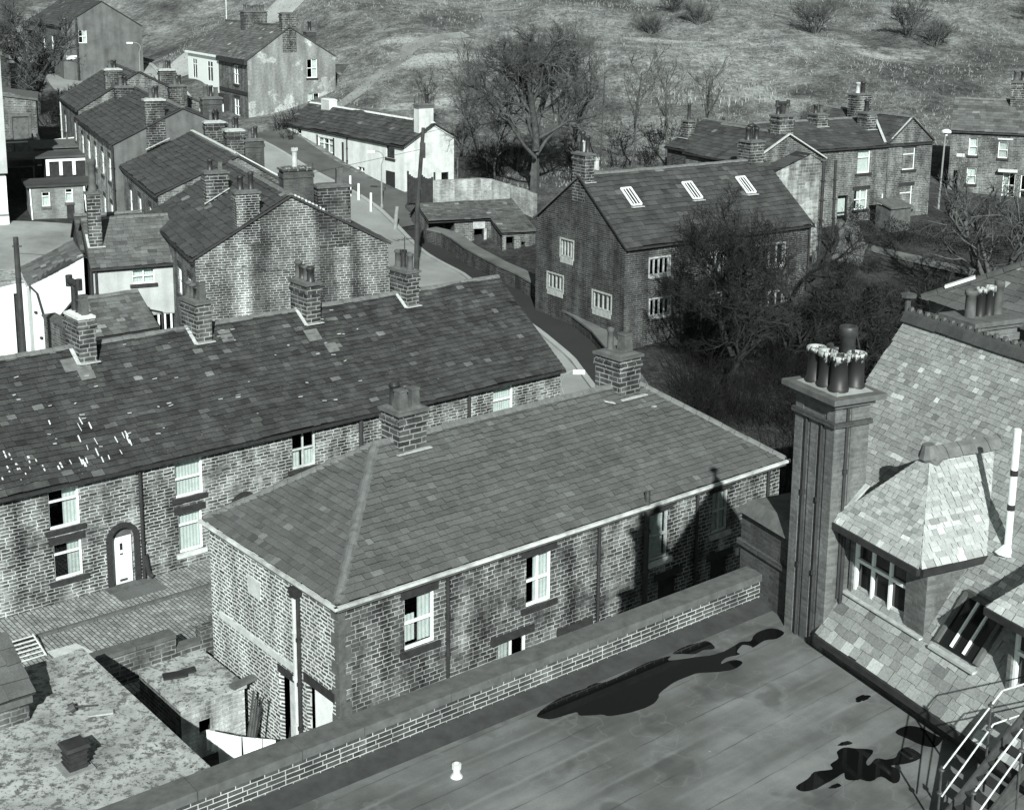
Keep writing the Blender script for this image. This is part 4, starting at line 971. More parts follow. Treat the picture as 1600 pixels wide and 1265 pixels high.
OH = thing('yard_outhouse', 'small stone outhouse with a pale slab roof beside the rubble end wall', 'outhouse', (-9.37, 35.98, 0), AZ)
mb = MB(); Fh = Face((.06, .06), (2.1, .06)); Fh.wall(mb, -1.05, [(0, .68), (Fh.L, .68)], [rect(.55, -.35, 1.0, .12)], .2)
Face((2.1, .06), (2.1, 2.8)).wall(mb, -1.05, [(0, .68), (2.74, .68)], mi=1); Face((2.1, 2.8), (.06, 2.8)).wall(mb, -1.05, [(0, .68), (2.04, .68)], mi=1); Face((.06, 2.8), (.06, .06)).wall(mb, -1.05, [(0, .68), (2.74, .68)], mi=1)
mb.build('wall', ['pale_wall_stone', 'grey_stone'], OH)  # front wall much paler than the other three grey walls
mb = MB(); mb.box(0, 2.16, 0, 2.86, .683, .78); mb.build('roof_slab', 'lichen', OH)
mb = MB(); mb.beam((-.35, -.15, .06), (.3, .1, .06), .38, .05, t=1); mb.beam((.05, .12, .04), (.5, .3, .1), .3, .03)
tag(mb.build('slate_piece', 'slate_deck', loc=wpt((-9.37, 35.98), AZ, .75, 1.75, .785)), 'loose dark slab lying on top of the yard outhouse', 'slab')
mb = MB(); mb.box(-.42, .42, -.13, .13, 0, .1); ob = mb.build('coping_stone', 'coping', loc=wpt((-9.37, 35.98), AZ, 2.1, .12, .79)); ob.rotation_euler = (0, 0, rad(48)); tag(ob, 'long coping stone perched on the corner of the outhouse roof', 'stone')
mb = MB(); q = random.Random(3)
for k in range(3): mb.beam((.12 * k, .0, -1.0), (.12 * k + .05, .28, .95 - .2 * k), .11, .04)
ob = mb.build('leaning_boards', 'timber', loc=(-7.62, 36.55, 0)); ob.rotation_euler = (0, 0, rad(-50)); tag(ob, 'grey planks propped against the rubble end wall behind the washing', 'boards')
# washing
WA, WB = Vector((-8.45, 35.25, .55)), Vector((-6.45, 34.65, .62))
ln = thing('washing_line', 'clothes line with a forked prop stretched across the yard', 'clothes line', (WA.x, WA.y, 0), 90)
mb = MB(); mb.tube([WA - Vector((WA.x, WA.y, 0)), (WA + WB) / 2 - Vector((WA.x, WA.y, .06)), WB - Vector((WA.x, WA.y, 0))], .008, 4); mb.build('cord', 'offwhite', ln)
mb = MB(); mb.beam((1.2, -.35, -1.0), (1.55, .05, 1.35), .04, .04); mb.beam((1.55, .05, 1.35), (1.62, .1, 1.5), .03, .03); mb.beam((1.55, .05, 1.35), (1.5, .12, 1.5), .03, .03); mb.build('prop', 'timber_dark', ln)
labs = ['white towel pegged at the left end of the clothes line', 'wide white sheet pegged on the clothes line, its hem cut by the parapet', 'white shirt hanging by its hem beside the sheet', 'small white cloth pegged between shirt and pillowcase', 'white pillowcase pegged at the right end of the clothes line']
for k, (f0, f1, h_) in enumerate(((.0, .17, .62), (.165, .52, 1.15), (.535, .70, .75), (.695, .82, .5), (.835, 1.02, .62))):
    mb = MB(); n = 12; q = random.Random(k)
    d_ = (WB - WA).normalized(); nrm = Vector((-d_.y, d_.x, 0))
    def cl(i, j):
        f_ = f0 + (f1 - f0) * i / n; p = WA.lerp(WB, f_); sagz = -.06 * math.sin(math.pi * f_)
        return p + Vector((0, 0, sagz - h_ * j / 5 * (1 + .06 * math.sin(i * 1.7 + k)))) + nrm * (.035 * math.sin(i * .8 + k) * (j / 5 + .2))
    for i in range(n):
        for j in range(5): mb.face([cl(i, j + 1), cl(i + 1, j + 1), cl(i + 1, j), cl(i, j)])
    if k == 2:
        for i0 in (0, n): p = cl(i0, 4); mb.beam(p, p + d_ * (-.2 if i0 == 0 else .2) - Vector((0, 0, .45)), .13, .03)
    ob = mb.build('laundry', 'cloth', smooth=True)
    tag(ob, labs[k], 'laundry', 'white washing on the clothes line')

# street wall and street
YW = thing('yard_wall', 'dark stone yard wall with broad copings between the street and the outhouse', 'wall', (-9.39, 40.79, 0), AZ)
mb = MB(); mb.box(-8, -1.35, -.02, .33, -1.2, .98); mb.box(-1.35, -.5, 0, .3, -1.2, .5); mb.box(-.5, .35, -.02, .33, -1.2, .98); mb.build('wall', 'yard_stone', YW)
mb = MB(); x = -8.0
while x < .3:
    x2 = x + 1.33
    if not (-1.36 < x < -.6): mb.box(x + .01, min(x2, .36) - .01, -.09, .40, .983, 1.12, random.Random(int(x * 7)).uniform(.8, 1.1))
    x = x2
mb.box(-1.33, -.52, -.04, .34, .503, .6); mb.build('coping', 'coping', YW)

tl = lambda x, y, z: wpt(TO, AZ, x, y, z)
zs_ = lambda x: max(0.0, (x - 13) * .075)
mb = MB(); u_, v_ = uvec(AZ)
for k in range(20):
    xa, xb = -14 + k * 1.85, -14 + (k + 1) * 1.85
    P = [tl(xa, -7.2, zs_(xa) - .05), tl(xb, -7.2, zs_(xb) - .05), tl(xb, -1.92, zs_(xb) - .05), tl(xa, -1.92, zs_(xa) - .05)]
    mb.face(P, [(p.dot(u_), p.dot(v_)) for p in P])
    Q = [P[0], P[0] - Vector((0, 0, 1.5)), P[1] - Vector((0, 0, 1.5)), P[1]]; mb.face(Q)
tag(mb.build('street', 'cobble'), kind='structure')
mb = MB()
for k in range(20):
    xa, xb = -14 + k * 1.75, -14 + (k + 1) * 1.75
    P = [tl(xa, -1.78, zs_(xa) + .05), tl(xb, -1.78, zs_(xb) + .05), tl(xb, .1, zs_(xb) + .05), tl(xa, .1, zs_(xa) + .05)]
    mb.face(P, [(p.dot(u_), p.dot(v_)) for p in P])
tag(mb.build('pavement', 'cobble'), kind='structure')
mb = MB()
for k in range(26):
    xa = -14 + k * 1.35; mb.hexa([tl(xa, -1.93, zs_(xa) - .2), tl(xa + 1.33, -1.93, zs_(xa) - .2), tl(xa + 1.33, -1.79, zs_(xa) - .2), tl(xa, -1.79, zs_(xa) - .2), tl(xa, -1.93, zs_(xa) + .055), tl(xa + 1.33, -1.93, zs_(xa) + .055), tl(xa + 1.33, -1.79, zs_(xa) + .055), tl(xa, -1.79, zs_(xa) + .055)])
tag(mb.build('kerb', 'coping'), kind='structure')
tag(sheet('pavement_flag', m_asph('smooth_flag', .11), [tl(-.7, -1.25, .056), tl(1.0, -1.25, .056), tl(1.0, -.15, .056), tl(-.7, -.15, .056)]), kind='structure')
tag(sheet('white_slab', 'offwhite', [tl(-4.0, -3.0, -.035), tl(-3.9, -4.4, -.035), tl(-2.8, -4.2, -.035), tl(-3.05, -3.05, -.035)], thick=.06), 'pale stone slab laid flat on the cobbles by the yard wall', 'slab', kind='thing')
o = thing('iron_grille', 'small barred iron grille leaning by the crusted outbuilding and street', 'grille', tl(-4.75, -2.7, -.04), AZ)
mb = MB()
for k in range(6): mb.tube([(-.6, -.55 + k * .2, .05 + k * .05), (.6, -.55 + k * .2, .05 + k * .05)], .025, 6)
for x in (-.6, .6): mb.tube([(x, -.6, .05), (x, .5, .34)], .03, 6)
mb.build('bars', 'rail_metal', o)

# ================================================================== GENERIC HOUSE
def house(name, label, cat, org, az, L, Wd, yr, z0, zr, z1, zb, mats, roofmat, wins=(), group=None, x0=0.0, wl=None, **rk):
    """mats: front,right,back,left wall materials; wins: (wall, a,b,c,d, kwargs) with a,c along that wall"""
    t = thing(name, label, cat, (org[0], org[1], 0), az, group)
    F = {'front': Face((x0, 0), (x0 + L, 0)), 'right': Face((x0 + L, 0), (x0 + L, Wd)), 'back': Face((x0 + L, Wd), (x0, Wd)), 'left': Face((x0, Wd), (x0, 0))}
    H = {k: [] for k in F}
    for w in wins: H[w[0]].append(window(t, F[w[0]], *w[1:5], **(w[5] if len(w) > 5 else {})))
    e = .1
    pr = {'front': [(0, z0 - e), (L, z0 - e)], 'right': [(0, z0 - e), (yr, zr - e), (Wd, z1 - e)], 'back': [(0, z1 - e), (L, z1 - e)], 'left': [(0, z1 - e), (Wd - yr, zr - e), (Wd, z0 - e)]}
    ml = list(dict.fromkeys(mats)); mb = MB()
    for k, m_ in zip(('front', 'right', 'back', 'left'), mats): F[k].wall(mb, zb, pr[k], H[k], mi=ml.index(m_))
    mb.build('wall', ml, t)
    gable_roof(t, L, Wd, yr, z0, zr, z1, roofmat, x0=x0, **rk)
    return t, F
GN = Vector((-10.41, 64.0, 0)); UN, _ = uvec(-24); UG, _ = uvec(66)
def nrow(label, s0, s1, aL, ar, aR, z0, zr, z1, zb, wins=(), mats=('grey_stone', 'stone_gable', 'grey_stone', 'grey_stone'), seed=1, **k):
    org = GN + UN * s1 + UG * aL
    t, F = house('stepped_terrace_house', label, 'house', org, 156, s1 - s0, aR - aL, ar - aL, z0, zr, z1, zb, mats, 'slate_row', wins, 'stepped terrace running uphill behind the front terrace', seed=seed, ch=.38, w=.55, tv=.13, sag=.03, light=.01, th=.05, **k)
    return t, (lambda s, a: (s1 - s, a - aL))
M['stone_gable'] = M['grey_stone']
# nearest block with the big brick gable
t, c = nrow('nearest stepped block, its tall sooty brick gable streaked white and black', 0, 12.7, -4.54, 0.0, 4.8, 8.55, 11.18, 8.6, .8, mats=('grey_stone', 'streaked_gable', 'grey_stone', 'grey_stone'), seed=51,
            wins=[('front', 8.2, 5.9, 9.1, 7.3, dict(style='sash', lint=.1, sill=.1)), ('front', 10.8, 5.9, 11.6, 7.3, dict(style='sash', lint=.1, sill=.1)), ('front', 4.5, 5.9, 5.4, 7.3, dict(style='sash', lint=.1, sill=.1))])
def nch(t, c, s, a0, a1, depth, zb, zt, pots=(), mat='chimney_stone', front=0.0, **k):
    x, y = c(s, (a0 + a1) / 2); return chimney(t, x - depth / 2 + front, y, depth, a1 - a0, zb, zt, mat, pots, **{**({'capmat': 'stone_pale'} if mat == 'sooty_stone' else {}), **k})  # pale caps on the sooty stacks put their sunlit tops into the colour
P4 = lambda n, sd, **k: potrow(n, 'y', .32, seed=sd, kinds=('plain', 'plain', 'square'), mats=('pot_clay', 'pot_dark', 'pot_clay'), **k)
ch = nch(t, c, 0, -2.57, -1.48, .8, 9.0, 11.35, potrow(2, 'y', .5, .75, .14, ('plain', 'plain'), ('pot_dark', 'pot_dark'), seed=1), 'gable_brick', .012)
ch = nch(t, c, 0, 1.34, 2.92, .8, 8.6, 11.42, [(0, .35, .75, .16, 'square', 'pot_clay')], 'sooty_stone', .012, capmat='coping')
nch(t, c, 7, -2.53, -1.38, .8, 9, 11.35, potrow(2, 'y', .5, .5, .13, ('plain', 'square'), ('pot_dark', 'pot_clay'), seed=2), 'chimney_stone', flash=[(Vector((5.75, 1.9, 9.85)), Vector((5.75, 3.2, 10.6)))])
nch(t, c, 1.4, 0.05, 1.5, .85, 9.6, 12.1, [(0, -.05, .95, .13, 'crown', 'pot_pale')], 'school_brick_dark', capmat='chimney_stone')
mb = MB(); q = random.Random(4)
for k in range(9): a = .15 + k * .17; mb.box(12.52, 12.75, 4.54 + a, 4.54 + a + .12, 11.12 - a * .537, 11.27 - a * .537)
mb.build('stepped_flashing', 'mortar', t)
mb = MB(); mb.tube([(12.3, 5.75, 10.4), (12.3, 5.75, 12.6)], .03, 6); mb.beam((12.3, 5.6, 12.5), (12.3, 6.4, 12.0), .02, .02); mb.build('aerial_mast', 'iron', t)
t1, c = nrow('second stepped block with a pale pointed ridge, behind the brick gable', 12.7, 25.2, -3.97, .4, 5.0, 9.6, 11.5, 8.7, 2.0, seed=52,
             wins=[('front', a, 6.9, a + .9, 8.5, dict(style='sash', sill=.1, lint=.1)) for a in (2.2, 5.6, 9.2)])
nch(t1, c, 15.5, .45, 1.45, .8, 10.5, 12.5, P4(2, 3), 'sooty_stone'); nch(t1, c, 15.5, 1.5, 2.6, .8, 9.5, 11.9, P4(2, 4), 'school_brick_dark')
mb = MB(); mb.beam((12.4, 4.37, 11.62), (12.4, 8.9, 8.95), .18, .06); mb.beam((.2, 4.3, 11.62), (12.3, 4.37, 11.60), .2, .05); mb.build('ridge_pointing', 'mortar', t1)
M['offwhite_wall'] = m_stone('pale_stone', .16, .30, .42, .46, .2, .02, .03, .4, .6, .5)
M['gable_stucco'] = m_render('gable_stucco', .13, .35, .4)
t2, c = nrow('third stepped block, its stucco gable between two big chimneys', 25.2, 43, -4.5, -.15, 4.3, 10.95, 13.05, 11.0, 3.2, mats=('offwhite_wall', 'gable_stucco', 'grey_stone', 'grey_stone'), seed=53,
             wins=[('front', a, 8.3, a + .9, 9.9, dict(style='sash', sill=.12, lint=.1)) for a in (2.0, 5.4, 8.8, 12.2, 15.4)] + [('front', a, 5.4, a + .9, 6.9, dict(style='sash', sill=.12, lint=.1)) for a in (2.0, 5.4, 8.8, 12.2, 15.4)])
nch(t2, c, 25.2, -2.45, -1.27, .8, 9.5, 13.5, P4(2, 5), 'sooty_stone', .06, flash=[(Vector((18.2, 1.9, 10.55)), Vector((18.2, 3.4, 11.2)))])
nch(t2, c, 25.4, 1.15, 2.37, .8, 10, 13.5, P4(3, 6), 'school_brick_dark', .06); nch(t2, c, 24.6, 1.1, 2.3, .7, 9.5, 12.05, P4(2, 7), 'sooty_stone')
t3, c = nrow('farthest stepped block with stone gable, at the top of the rising terrace', 43, 54.5, -4.4, .0, 4.4, 11.5, 14.15, 11.8, 4.5, seed=54,
             wins=[('front', a, 8.8, a + .9, 10.3, dict(style='sash', sill=.12, lint=.1)) for a in (2.0, 8.4)])
nch(t3, c, 43.6, -2.3, -1.12, .8, 11, 14.2, P4(2, 8), 'sooty_stone'); nch(t3, c, 43.6, 1.68, 2.9, .8, 11, 14.1, P4(2, 9), 'sooty_stone')
nch(t2, c, 41.5, -2.0, -.75, .8, 11, 13.1, P4(2, 10), 'chimney_stone') if False else None
for a0, a1 in ((-1.95, -.75), (1.95, 3.2)):
    chimney(t2, 43 - 41.6, (a0 + a1) / 2 + 4.5, .8, a1 - a0, 11, 13.08, 'sooty_stone', P4(2, int(a0 * 10)), flash=[(Vector((2.0, a0 + 4.4, 13.05 - abs(a0 + .15) * .483 - .15)), Vector((2.0, a1 + 4.6, 13.05 - abs(a1 + .15) * .483 + .05)))])
mb = MB(); mb.box(-.1, .1, 4.4, 4.6, 8.0, 8.2)
pipe(t2, [(17.9, -.08, 10.8), (17.9, -.08, 4)], .07); pipe(t3, [(.2, -.08, 11.3), (.2, -.08, 5)], .06, 'offwhite')

# ================================================================== WHITE BACK EXTENSION AND SHEDS
t, F = house('rendered_extension', 'cream rendered extension with a slate roof, tall thin chimney and a small white window', 'house', (-20.48, 66), 66, 4.12, 6.0, 3.0, 7.25, 9.05, 7.3, .8, ('cream_render', 'cream_render', 'cream_render', 'stone_black'), 'slate_far',
             [('front', 1.85, 6.2, 2.95, 6.98, dict(style='pair', sill=.12, cur=[(0, 1, 0, 1)])), ('front', 2.75, 2.4, 4.0, 4.6, dict(style='mull'))], ch=.26, w=.36, seed=61, tv=.14, sag=.02)
chimney(t, .36, 1.45, .62, .5, 7.6, 10.6, 'chimney_stone', [(0, 0, 1.6, .2, 'plain', 'pot_clay')], bands=False)
mb = MB(); mb.beam((-.05, 1.15, 7.98), (.8, 1.15, 7.98), .18, .04); mb.beam((.0, 1.1, 8.0), (.0, 1.9, 8.5), .12, .04); mb.build('flashing', 'lead', t)
for x in (-.1, .12): pipe(t, [(x, -.1, 7.1), (x, -.1, 1)], .06)
pipe(t, [(2.5, -.1, 4.9), (3.2, -.1, 4.7), (3.25, -.1, 2)], .05)
t, F = house('slated_back_wing', 'small dark slated wing tucked behind the tall thin chimney', 'outbuilding', (-21.9, 68.9), 66, 3.2, 3.6, 1.8, 7.6, 8.95, 7.6, .8, ('stone_black',) * 4, 'slate_row', seed=62, ch=.3, w=.4)
t, F = house('slated_shed', 'low shed with a lichened slate roof behind the left chimney of the front terrace', 'shed', (-19.03, 61), AZ, 3.0, 4.0, 2.0, 5.1, 6.38, 5.1, .8, ('yard_stone',) * 4, 'slate_far', seed=63, ch=.24, w=.36, tv=.2, light=.05)
mb = MB(); mb.beam((-.1, -.25, 4.86), (3.1, -.25, 4.86), .1, .1); mb.beam((.2, -.3, 4.6), (3.1, -.3, 4.6), .08, .05); mb.build('gutter', 'gutter_dark', t)
t = thing('rough_stone_lean_to', 'rough stone lean-to wall left of the slated shed', 'outbuilding', (-21.0, 60.2, 0), AZ)
mb = MB(); mb.box(.95, 1.5, 0, 2.6, .8, 5.5); mb.build('wall', 'grey_stone', t); mb = MB(); mb.box(.9, 1.55, -.08, 2.7, 5.503, 5.6); mb.build('coping', 'coping', t)
# white lean-to on the left
t = thing('whitewashed_lean_to', 'bright whitewashed lean-to with a mossy single-pitch slate roof at the far left', 'outbuilding', (-23.57, 66, 0), 66)
mb = MB(); Fw = Face((0, 0), (2.55, 0)); Fw.wall(mb, .8, [(0, 6.3), (2.55, 7.5)]); Face((0, 4.2), (0, 0)).wall(mb, .8, [(0, 6.3), (4.2, 6.3)]); Face((2.55, 0), (2.55, 4.2)).wall(mb, .8, [(0, 7.5), (4.2, 7.5)]); mb.build('wall', 'whitewash', t)
mb = MB(); slates(mb, (-.12, 4.4, 6.33), (0, -1, 0), (1, 0, .47), 4.5, 2.95, .3, .4, None, .025, .2, .03, .04, 71); deck(mb, [(-.12, 4.4, 6.33), (-.12, -.1, 6.33), (2.6, -.1, 7.6), (2.6, 4.4, 7.6)]); mb.build('roof', 'slate_far', t)
pipe(t, [(-.05, -.1, 6.25), (.25, -.12, 5.9), (.65, -.12, 4.0), (.7, -.12, 1)], .05)
mb = MB(); mb.beam((-.16, -.15, 6.22), (-.16, 4.3, 6.22), .1, .1); mb.build('gutter', 'offwhite', t)
t = thing('white_gabled_outhouse', 'white walled outhouse cut by the left edge, with a dark slot of a doorway', 'outhouse', (-28.4, 66.5, 0), 66)
mb = MB(); Fw = Face((0, 0), (4.2, 0)); Fw.wall(mb, .5, [(0, 5.2), (3.9, 5.95), (4.2, 5.9)], [rect(3.55, 2.0, 3.95, 5.4)], .3); Face((4.2, 0), (4.2, 3)).wall(mb, .5, [(0, 5.9), (3, 5.9)]); mb.build('wall', 'whitewash', t)
mb = MB(); mb.box(-.1, 4.4, -.1, 3.2, 5.96, 6.05); mb.build('roof', 'lichen', t); mb = MB(); mb.box(3.56, 3.94, .2, .3, 2, 5.4); mb.build('door', 'timber_dark', t)
mb = MB(); mb.tube([(0, 0, 0), (-.03, 0, 9.0)], [.15, .11], 8); o = thing('telegraph_pole', 'bare wooden pole in front of the whitewashed lean-to', 'pole', (-21.2, 58.0, 1.2), 90); mb.build('pole', 'pole_wood', o)
mb = MB(); mb.beam((-.2, 0, 8.6), (.2, 0, 8.6), .06, .06); mb.tube([(0, 0, 8.3), (12, 6.5, 6.2)], .012, 4); mb.build('crossarm_and_wire', 'iron', o)
# sheds in the far yard
t = thing('brick_shed', 'flat-roofed pale brick shed with two small white windows', 'shed', (-32.5, 92.0, 0), 66)
Fw = Face((0, 0), (3.45, 0)); hs = [window(t, Fw, .72, 5.75, 1.25, 6.75, style='case', sill=.06, sillmat='timber', cur=[(0, 1, 0, .7)]), window(t, Fw, 2.25, 5.95, 2.75, 6.9, style='case', sill=.06, sillmat='timber', cur=[(0, 1, 0, .7)])]
mb = MB(); Fw.wall(mb, 3.5, [(0, 7.0), (3.45, 7.1)], hs); Face((3.45, 0), (3.45, 3.4)).wall(mb, 3.5, [(0, 7.1), (3.4, 7.1)]); Face((0, 3.4), (0, 0)).wall(mb, 3.5, [(0, 7.0), (3.4, 7.0)]); mb.build('wall', 'shed_brick', t)
mb = MB(); mb.box(-.25, 4.2, -.2, 3.5, 7.1, 7.22); mb.build('roof', m_asph('dark_felt', .05, .5), t)
pipe(t, [(0, -.08, 7.0), (.05, -.08, 4.9)], .05, 'white_paint'); pipe(t, [(3.5, -.1, 7.0), (3.6, -.1, 5.3)], .06, 'white_paint')
mb = MB(); Fw.bx(mb, 2.3, 2.8, 4.5, 5.8, -.02, .05); mb.build('door', 'timber_dark', t)
t = thing('glazed_shed', 'long low shed with a strip of white-framed windows behind the brick shed', 'shed', (-33.2, 97.5, 0), 66)
mb = MB(); mb.box(0, 5.2, .1, 3.0, 5, 8.35); mb.build('wall', 'timber_dark', t); mb = MB(); mb.box(-2.6, 5.4, -.2, 3.2, 8.36, 8.5); mb.build('roof', m_asph('weathered_felt', .07, .5), t)
Fw = Face((0, 0), (5.2, 0)); mb = MB()
Fw.bx(mb, 0, 5.2, 8.1, 8.3, -.05, .05)
for k in range(6): Fw.bx(mb, k * .9, k * .9 + .22, 7.1, 8.1, -.05, .05)
mb.build('window', 'white_paint', t)
for k, (x, y, w_, dp, z0, h_, mt, lb) in enumerate(((-35.4, 101.5, 3.6, 2.2, 6.2, 2.3, 'timber', 'open-fronted timber hutch with white rails among the back yards'), (-31.0, 103.5, 3.4, 2.4, 6.3, 2.1, 'timber_dark', 'dark felt-roofed hut against the stepped terrace'), (-36.5, 97.6, 2.2, 2.2, 5.6, 2.0, 'timber_dark', 'black-fronted lock-up at the left of the glazed shed'))):
    t = thing('garden_hut', lb, 'shed', (x, y, 0), 66)
    mb = MB(); mb.box(0, w_, 0, dp, z0 - 1.5, z0 + h_); mb.build('wall', mt, t); mb = MB(); mb.hexa([(-.15, -.2, z0 + h_ + .01), (w_ + .15, -.2, z0 + h_ + .01), (w_ + .15, dp + .2, z0 + h_ + .3), (-.15, dp + .2, z0 + h_ + .3), (-.15, -.2, z0 + h_ + .1), (w_ + .15, -.2, z0 + h_ + .1), (w_ + .15, dp + .2, z0 + h_ + .4), (-.15, dp + .2, z0 + h_ + .4)]); mb.build('roof', 'coping', t)
    if k == 0:
        mb = MB(); mb.beam((.2, -.03, z0 + 1.1), (w_ - .2, -.03, z0 + 1.15), .06, .1); mb.beam((w_ - .2, -.03, z0 + .4), (w_ - .2, -.03, z0 + h_), .1, .06); mb.build('rail', 'white_paint', t)
for k, (x, y, z, lean, lb) in enumerate(((-38.4, 99, 5.4, .9, 'pale plank leaning on the leftmost hut'), (-29.6, 101, 6.4, -.3, 'short pale board standing against the stepped terrace'), (-35.6, 105, 7.0, .8, 'pale strut sloping above the open-fronted hutch'))):
    mb = MB(); mb.beam((0, 0, 0), (-lean, .3, 2.2), .22, .06); tag(mb.build('plank', 'offwhite', loc=(x, y, z)), lb, 'plank')
t = thing('post_and_rail', 'rickety pole rail on posts across the top of the back yards', 'fence', (-38.8, 104, 0), 80)
for x in (0, 2.4, 4.9, 7.4): mb = MB(); mb.beam((x, 0, 6), (x, 0, 9.3), .13, .13); mb.build('post', 'timber', t)
mb = MB(); mb.tube([(-.2, 0, 8.6), (3.5, .1, 8.75), (7.6, 0, 9.2)], .06, 6); mb.build('rail', 'offwhite', t)
t = thing('edge_house', 'pale sunlit house corner cut off by the left edge above the lawn', 'house', (-33.85, 90.0, 0), 66)
mb = MB(); mb.box(-5, .62, 0, 6, 8.3, 16); mb.build('wall', 'cream_render', t); mb = MB(); mb.box(-5, .5, -.02, 5.6, 5.6, 8.1); mb.box(-5, .55, .3, 5.4, 3.6, 5.6); mb.build('lower_panel', 'white_paint', t)
mb = MB(); mb.box(-5.2, .75, -.1, 6.2, 16.003, 16.2); mb.build('roof', 'coping', t)
t = thing('stone_barn', 'soot-dark stone barn with a boarded door at the left edge', 'barn', (-43.5, 106.5, 0), 72)
mb = MB(); Fw = Face((0, 0), (6.4, 0)); Fw.wall(mb, 6.5, [(0, 12.4), (4.5, 12.1), (6.4, 11.4)], [rect(4.55, 7.4, 5.75, 10.2)], .2); Face((6.4, 0), (6.4, 6)).wall(mb, 6.5, [(0, 11.4), (6, 11.4)]); mb.build('wall', 'grey_stone', t)
mb = MB(); Fw.bx(mb, 4.57, 5.73, 7.4, 10.2, .1, .16); mb.build('door', 'timber', t); mb = MB(); Fw.bx(mb, 4.4, 5.9, 10.21, 10.5, -.05, .1); Fw.bx(mb, 4.35, 4.54, 7.4, 10.2, -.04, .1); Fw.bx(mb, 5.76, 5.95, 7.4, 10.2, -.04, .1); mb.build('surround', 'coping', t)
mb = MB(); mb.hexa([(-.1, -.15, 12.42), (6.55, -.15, 11.45), (6.55, 6.2, 11.45), (-.1, 6.2, 12.42), (-.1, -.15, 12.6), (6.55, -.15, 11.62), (6.55, 6.2, 11.62), (-.1, 6.2, 12.6)]); mb.build('roof', 'coping', t)
# ================================================================== MANOR
MO = (6.12, 73.0)
gw = lambda y0, y1: (8.45 - y1, 8.45 - y0)
def mw(F_, a, b, c, d, ap=.36, n='mull'): return (F_, a, b, c, d, dict(style=n, frame='stone_pale', surround=ap, o=.1))
t, F = house('gabled_manor_house', 'big dark stone manor house with three rooflights and pale mullioned windows in its gable', 'house', MO, 56, 14.0, 8.45, 4.3, 7.15, 10.45, 7.5, .5, ('dark_stone', 'dark_stone', 'dark_stone', 'dark_stone'), 'slate_manor',
    [mw('left', 8.45 - 5.95, 5.6, 8.45 - 4.75, 6.6), mw('left', 8.45 - 7.2, 3.5, 8.45 - 5.68, 4.4), mw('left', 8.45 - 2.82, 3.2, 8.45 - 1.18, 4.15),
     mw('front', 1.7, 5.3, 3.1, 6.25, .16), mw('front', 1.8, 3.0, 3.2, 3.95, .16), mw('front', 9.6, 4.9, 11.9, 6.15, .16), mw('front', 9.75, 2.0, 12.0, 3.25, .16), mw('front', 6.0, 5.1, 7.2, 6.1, .16), mw('front', 5.6, 2.6, 7.0, 3.7, .16)],
    seed=81, ch=.36, w=.6, tv=.14, sag=.05, light=.025, ridge='ridge', lightv=2.0, th=.05)
for k, x in enumerate((2.4, 6.9, 11.1)):
    km = (10.45 - 7.15) / 4.3; r_ = lambda a, y, h=.12: Vector((x + a, y, 7.19 + km * y + h))
    mb = MB()
    for a in (-.33, .33): mb.beam(r_(a, 2.1), r_(a, 3.15), .1, .08)
    for y in (2.1, 3.15): mb.beam(r_(-.33, y), r_(.33, y), .1, .08)
    for a in (-.11, .11): mb.beam(r_(a, 2.15), r_(a, 3.1), .04, .05)
    o = mb.build('rooflight', 'white_paint', t); mb = MB(); mb.face([r_(-.33, 2.1, .1), r_(.33, 2.1, .1), r_(.33, 3.15, .1), r_(-.33, 3.15, .1)]); mb.build('pane', 'dark_glazing', o)
    mb = MB(); mb.beam(r_(-.42, 2.0, .08), r_(.42, 2.0, .08), .2, .04); mb.build('flashing', 'lead', o)
chimney(t, .3, 4.35, .62, 1.2, 9, 11.6, 'chimney_stone', [(.05, -.3, .95, .14, 'plain', 'pot_dark'), (0, .1, 1.25, .13, 'cowl', 'pot_dark'), (.08, -.05, .7, .15, 'crown', 'pot_pale')], flash=[(Vector((-.05, 3.7, 10.1)), Vector((.7, 3.7, 10.1)))])
chimney(t, 13.2, 4.5, 1.1, 1.1, 9, 11.55, 'chimney_stone', [(-.3, 0, .8, .17, 'plain', 'pot_dark'), (0, .1, 1.0, .15, 'cowl', 'pot_dark'), (.3, -.1, .75, .16, 'plain', 'pot_dark')])
chimney(t, 3.4, 7.2, .6, .5, 7.4, 10.05, 'chimney_stone', [(0, 0, .75, .17, 'crown', 'pot_pale')])
mb = MB(); Face((0, 8.45), (0, 0)).bx(mb, -.02, .15, 7.42, 7.6, -.05, .2)
for k in range(7): mb.beam((-.06, 8.5 - k * .58, 7.5 + k * .4), (-.06, 8.5 - (k + 1) * .58, 7.5 + (k + 1) * .4), .16, .09)
mb.build('verge_stones', 'coping', t)
pipe(t, [(13.85, -.1, 7.0), (13.85, -.1, 2)], .06)
# ================================================================== ROW ON THE RIGHT
RO = (23.77, 95.0)
t, F = house('right_hand_row', 'stone row behind the garden with a long dark ridge and two banded chimneys', 'house', RO, 60, 13.0, 7.6, 3.9, 10.05, 11.5, 10.0, 4.0, ('grey_stone',) * 4, 'slate_row',
    [('front', 6.08, 8.15, 7.25, 9.72, dict(style='case', lint=.2, sill=.16, cur=[(0, 1, 0, 1)])), ('front', 5.95, 5.6, 7.2, 7.0, dict(style='pair', lint=.2, sill=.12, cur=[(.3, 1, 0, 1)])), ('front', 2.4, 8.1, 2.9, 9.4, dict(style='sash', sill=.1, cur=[(0, 1, 0, 1)])), ('front', 4.45, 4.3, 5.4, 6.7, dict(style='sash', frame='gutter_dark', cur=[(.1, .9, .4, .9)])), ('front', 8.5, 4.3, 8.75, 6.6, dict(style='plain'))],
    seed=83, ch=.36, w=.55, x0=-6.0)
